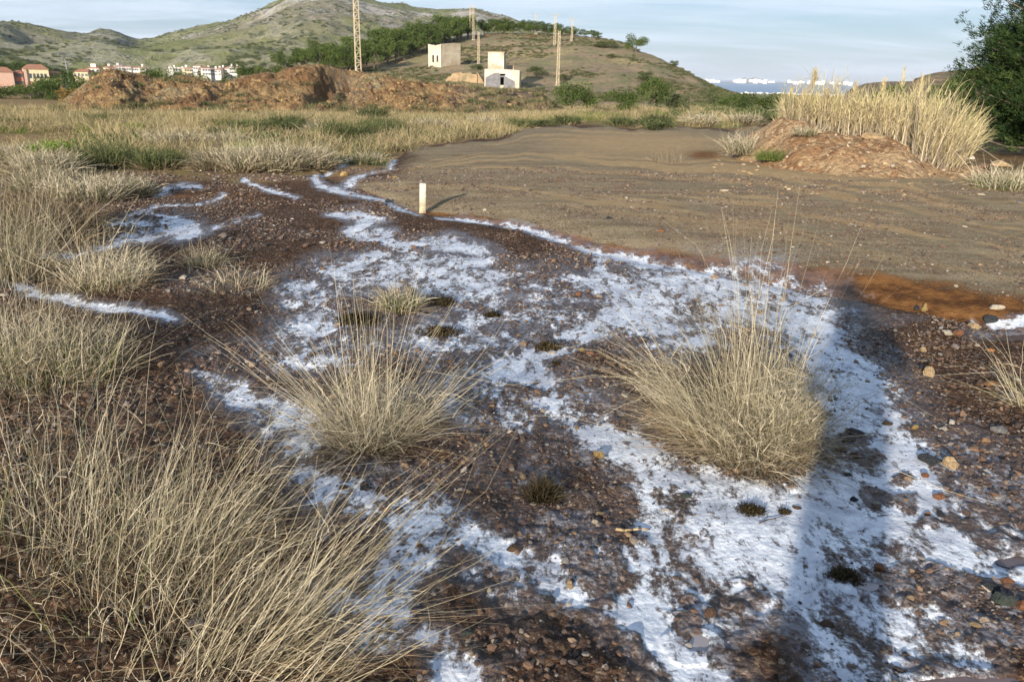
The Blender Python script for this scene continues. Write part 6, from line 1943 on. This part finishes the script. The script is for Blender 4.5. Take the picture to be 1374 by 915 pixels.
def person(loc, label, rz, bodymat, legmat, pose='stand'):
    e = empty('person', loc, label, 'person', None, rz)
    if pose == 'stand':
        V_ = [(0, -.02, .94), (0, -.02, 1.12), (-.01, -.03, 1.32), (-.03, -.04, 1.44), (-.09, -.05, 1.53), (-.14, -.06, 1.60), (-.17, -.07, 1.70),
              (-.19, -.04, 1.41), (-.22, -.02, 1.20), (-.14, .02, 1.50), (.17, -.04, 1.41), (.28, -.02, 1.20), (.02, .02, 1.50),
              (-.08, -.02, .88), (-.09, 0, .50), (-.10, -.02, .09), (-.11, .13, .04), (.08, -.02, .88), (.09, .01, .50), (.10, -.02, .09), (.12, .13, .04)]
        E_ = [(0, 1), (1, 2), (2, 3), (3, 4), (4, 5), (5, 6), (2, 7), (7, 8), (8, 9), (2, 10), (10, 11), (11, 12), (0, 13), (13, 14), (14, 15), (15, 16), (0, 17), (17, 18), (18, 19), (19, 20)]
        Rr = [(.15, .12), (.145, .11), (.175, .12), (.10, .08), .058, (.075, .09), (.065, .08), .062, .05, .03, .062, .05, .03, .10, .065, .048, .035, .10, .065, .048, .035]
    else:
        V_ = [(0, -.25, .98), (0, -.12, 1.15), (0, .03, 1.33), (0, .10, 1.40), (0, .15, 1.47), (0, .18, 1.54), (0, .20, 1.62),
              (-.17, .06, 1.34), (-.20, .22, 1.15), (-.20, .42, 1.04), (.17, .06, 1.34), (.20, .22, 1.15), (.20, .42, 1.04),
              (-.09, -.22, .93), (-.10, .12, .72), (-.10, -.02, .34), (-.10, .10, .29), (.09, -.22, .93), (.10, .16, .60), (.10, .0, .18), (.10, .12, .13)]
        E_ = [(0, 1), (1, 2), (2, 3), (3, 4), (4, 5), (5, 6), (2, 7), (7, 8), (8, 9), (2, 10), (10, 11), (11, 12), (0, 13), (13, 14), (14, 15), (15, 16), (0, 17), (17, 18), (18, 19), (19, 20)]
        Rr = [(.15, .12), (.14, .11), (.17, .11), (.08, .07), .05, (.07, .08), (.065, .075), .05, .04, .028, .05, .04, .028, .09, .065, .045, .03, .09, .065, .045, .03]
    skin_figure('body', V_, E_, Rr, bodymat, e)
    hd = Vector(V_[6])
    bm_ = bmesh.new(); bmesh.ops.create_uvsphere(bm_, u_segments=16, v_segments=12, radius=1)
    for v_ in bm_.verts:
        v_.co = Vector((v_.co.x * .088, v_.co.y * .105 - .012, v_.co.z * .095 + .02)) + hd
        if v_.co.z < hd.z - .01 and v_.co.y > hd.y - .02:
            v_.co.y -= .05
    me_ = bpy.data.meshes.new('hair'); bm_.to_mesh(me_); bm_.free()
    me_.materials.append(M['hair'] if pose == 'stand' else M['shirt'])
    for p_ in me_.polygons:
        p_.use_smooth = True
    part('hair' if pose == 'stand' else 'helmet', me_, e)
    # face and hands
    fb = MB()
    for sx in (-1, 1):
        hv = Vector(V_[9 if sx < 0 else 12])
        fb.box(hv.x - .035, hv.x + .035, hv.y - .01, hv.y + .015, hv.z - .02, hv.z + .06)
        for f_ in range(4):
            xx_ = hv.x - .03 + f_ * .02
            fb.bar((xx_, hv.y, hv.z + .055), (xx_, hv.y + .03, hv.z + .085 + .01 * (f_ in (1, 2))), .009, .008, 6).bar((xx_, hv.y + .03, hv.z + .085), (xx_, hv.y + .055, hv.z + .07), .008, .007, 6)
        fb.bar((hv.x - sx * .035, hv.y, hv.z), (hv.x - sx * .055, hv.y + .03, hv.z + .035), .010, .008, 6)
    part('hands', fb.mesh('hands', M['skin']), e)
    lg = V_[13:17], V_[17:21]
    for l_ in lg:
        m_ = MB()
        k_ = 1.06
        m_.bar(l_[0], l_[1], .09 * k_, .07 * k_, 12).bar(l_[1], l_[2], .075 * k_, .055 * k_, 12)
        part('trouser_leg', m_.mesh('trouser_leg', legmat, True), e)
        b_ = Vector(l_[2]); t_ = Vector(l_[3])
        part('shoe', MB().box(b_.x - .05, b_.x + .05, b_.y - .09, t_.y + .07, t_.z - .04, b_.z + .01).mesh('shoe', M['boot']), e)
    return e


gzp = gz1(.0, -.25)
person((.01, -.22, gzp), 'photographer in dark clothes whose long shadow falls across the crust', 0, M['cloth_dark'], M['cloth_jean'])
cm_ = empty('photo_camera', (.0, -.12, CAMH - .06), 'black camera held to the photographer\'s eye', 'camera')
part('camera_body', MB().box(-.07, .07, -.03, .03, -.05, .04).box(-.025, .025, -.025, .03, .041, .07).mesh('camera_body', M['hair']), cm_)
part('lens_barrel', MB().bar((0, .03, 0), (0, .075, -.01), .035, .035, 16).mesh('lens_barrel', M['hair'], True), cm_)

# cyclist in the field on the left
pc = hit(50, 131.5, base_z, 80, 300)
dcy = math.hypot(pc.x, pc.y)
print('cyclist', pc)
sc_y = (131.5 - 119.5) * dcy / FPX / 1.75
person(pc + Vector((0, 0, 0)), 'cyclist in white helmet and jersey riding away on the left', R_(75), M['shirt'], M['cloth_dark'], 'ride').scale = (sc_y,) * 3
bk = empty('bicycle', pc, 'pale bicycle ridden by the cyclist in white', 'bicycle', None, R_(75)); bk.scale = (sc_y,) * 3
for wy in (-.52, .52):
    m_ = MB()
    for k in range(20):
        a_, b_ = 2 * math.pi * k / 20, 2 * math.pi * (k + 1) / 20
        m_.bar((0, wy + .33 * math.cos(a_), .34 + .33 * math.sin(a_)), (0, wy + .33 * math.cos(b_), .34 + .33 * math.sin(b_)), .022, .022, 5)
    wh_o = part('wheel', m_.mesh('wheel', M['hair']), bk)
    m_ = MB()
    for k in range(10):
        a_ = 2 * math.pi * k / 10
        m_.bar((0, wy, .34), (0, wy + .32 * math.cos(a_), .34 + .32 * math.sin(a_)), .004, .004, 4)
    part('spoke', m_.mesh('spoke', M['insul']), wh_o)
part('frame', MB().bar((0, -.52, .34), (0, -.08, .30), .018).bar((0, -.08, .30), (0, -.22, .86), .02).bar((0, -.22, .78), (0, .36, .84), .022).bar((0, -.08, .30), (0, .38, .76), .022).bar((0, -.52, .34), (0, -.22, .78), .014).bar((0, .52, .34), (0, .36, .92), .018).mesh('frame', M['shirt']), bk)
part('handlebar', MB().bar((-.24, .40, .98), (.24, .40, .98), .014).bar((0, .36, .9), (0, .40, .98), .016).mesh('handlebar', M['hair']), bk)
part('saddle', MB().box(-.06, .06, -.34, -.12, .87, .92).mesh('saddle', M['hair']), bk)

# ------------------------------------------------------------------ haze
hb = MB().box(-24000, 24000, -3000, 24000, -75, 260)
mH = bpy.data.materials.new('haze'); mH.use_nodes = True
for n_ in list(mH.node_tree.nodes):
    mH.node_tree.nodes.remove(n_)
pvn = mH.node_tree.nodes.new('ShaderNodeVolumePrincipled')
pvn.inputs['Color'].default_value = (0.80, 0.88, 1.0, 1); pvn.inputs['Density'].default_value = 4.5e-5
pvn.inputs['Anisotropy'].default_value = 0.0
on = mH.node_tree.nodes.new('ShaderNodeOutputMaterial'); mH.node_tree.links.new(pvn.outputs[0], on.inputs['Volume'])
hz_o = hb.obj('haze', mH); hz_o['kind'] = 'stuff'
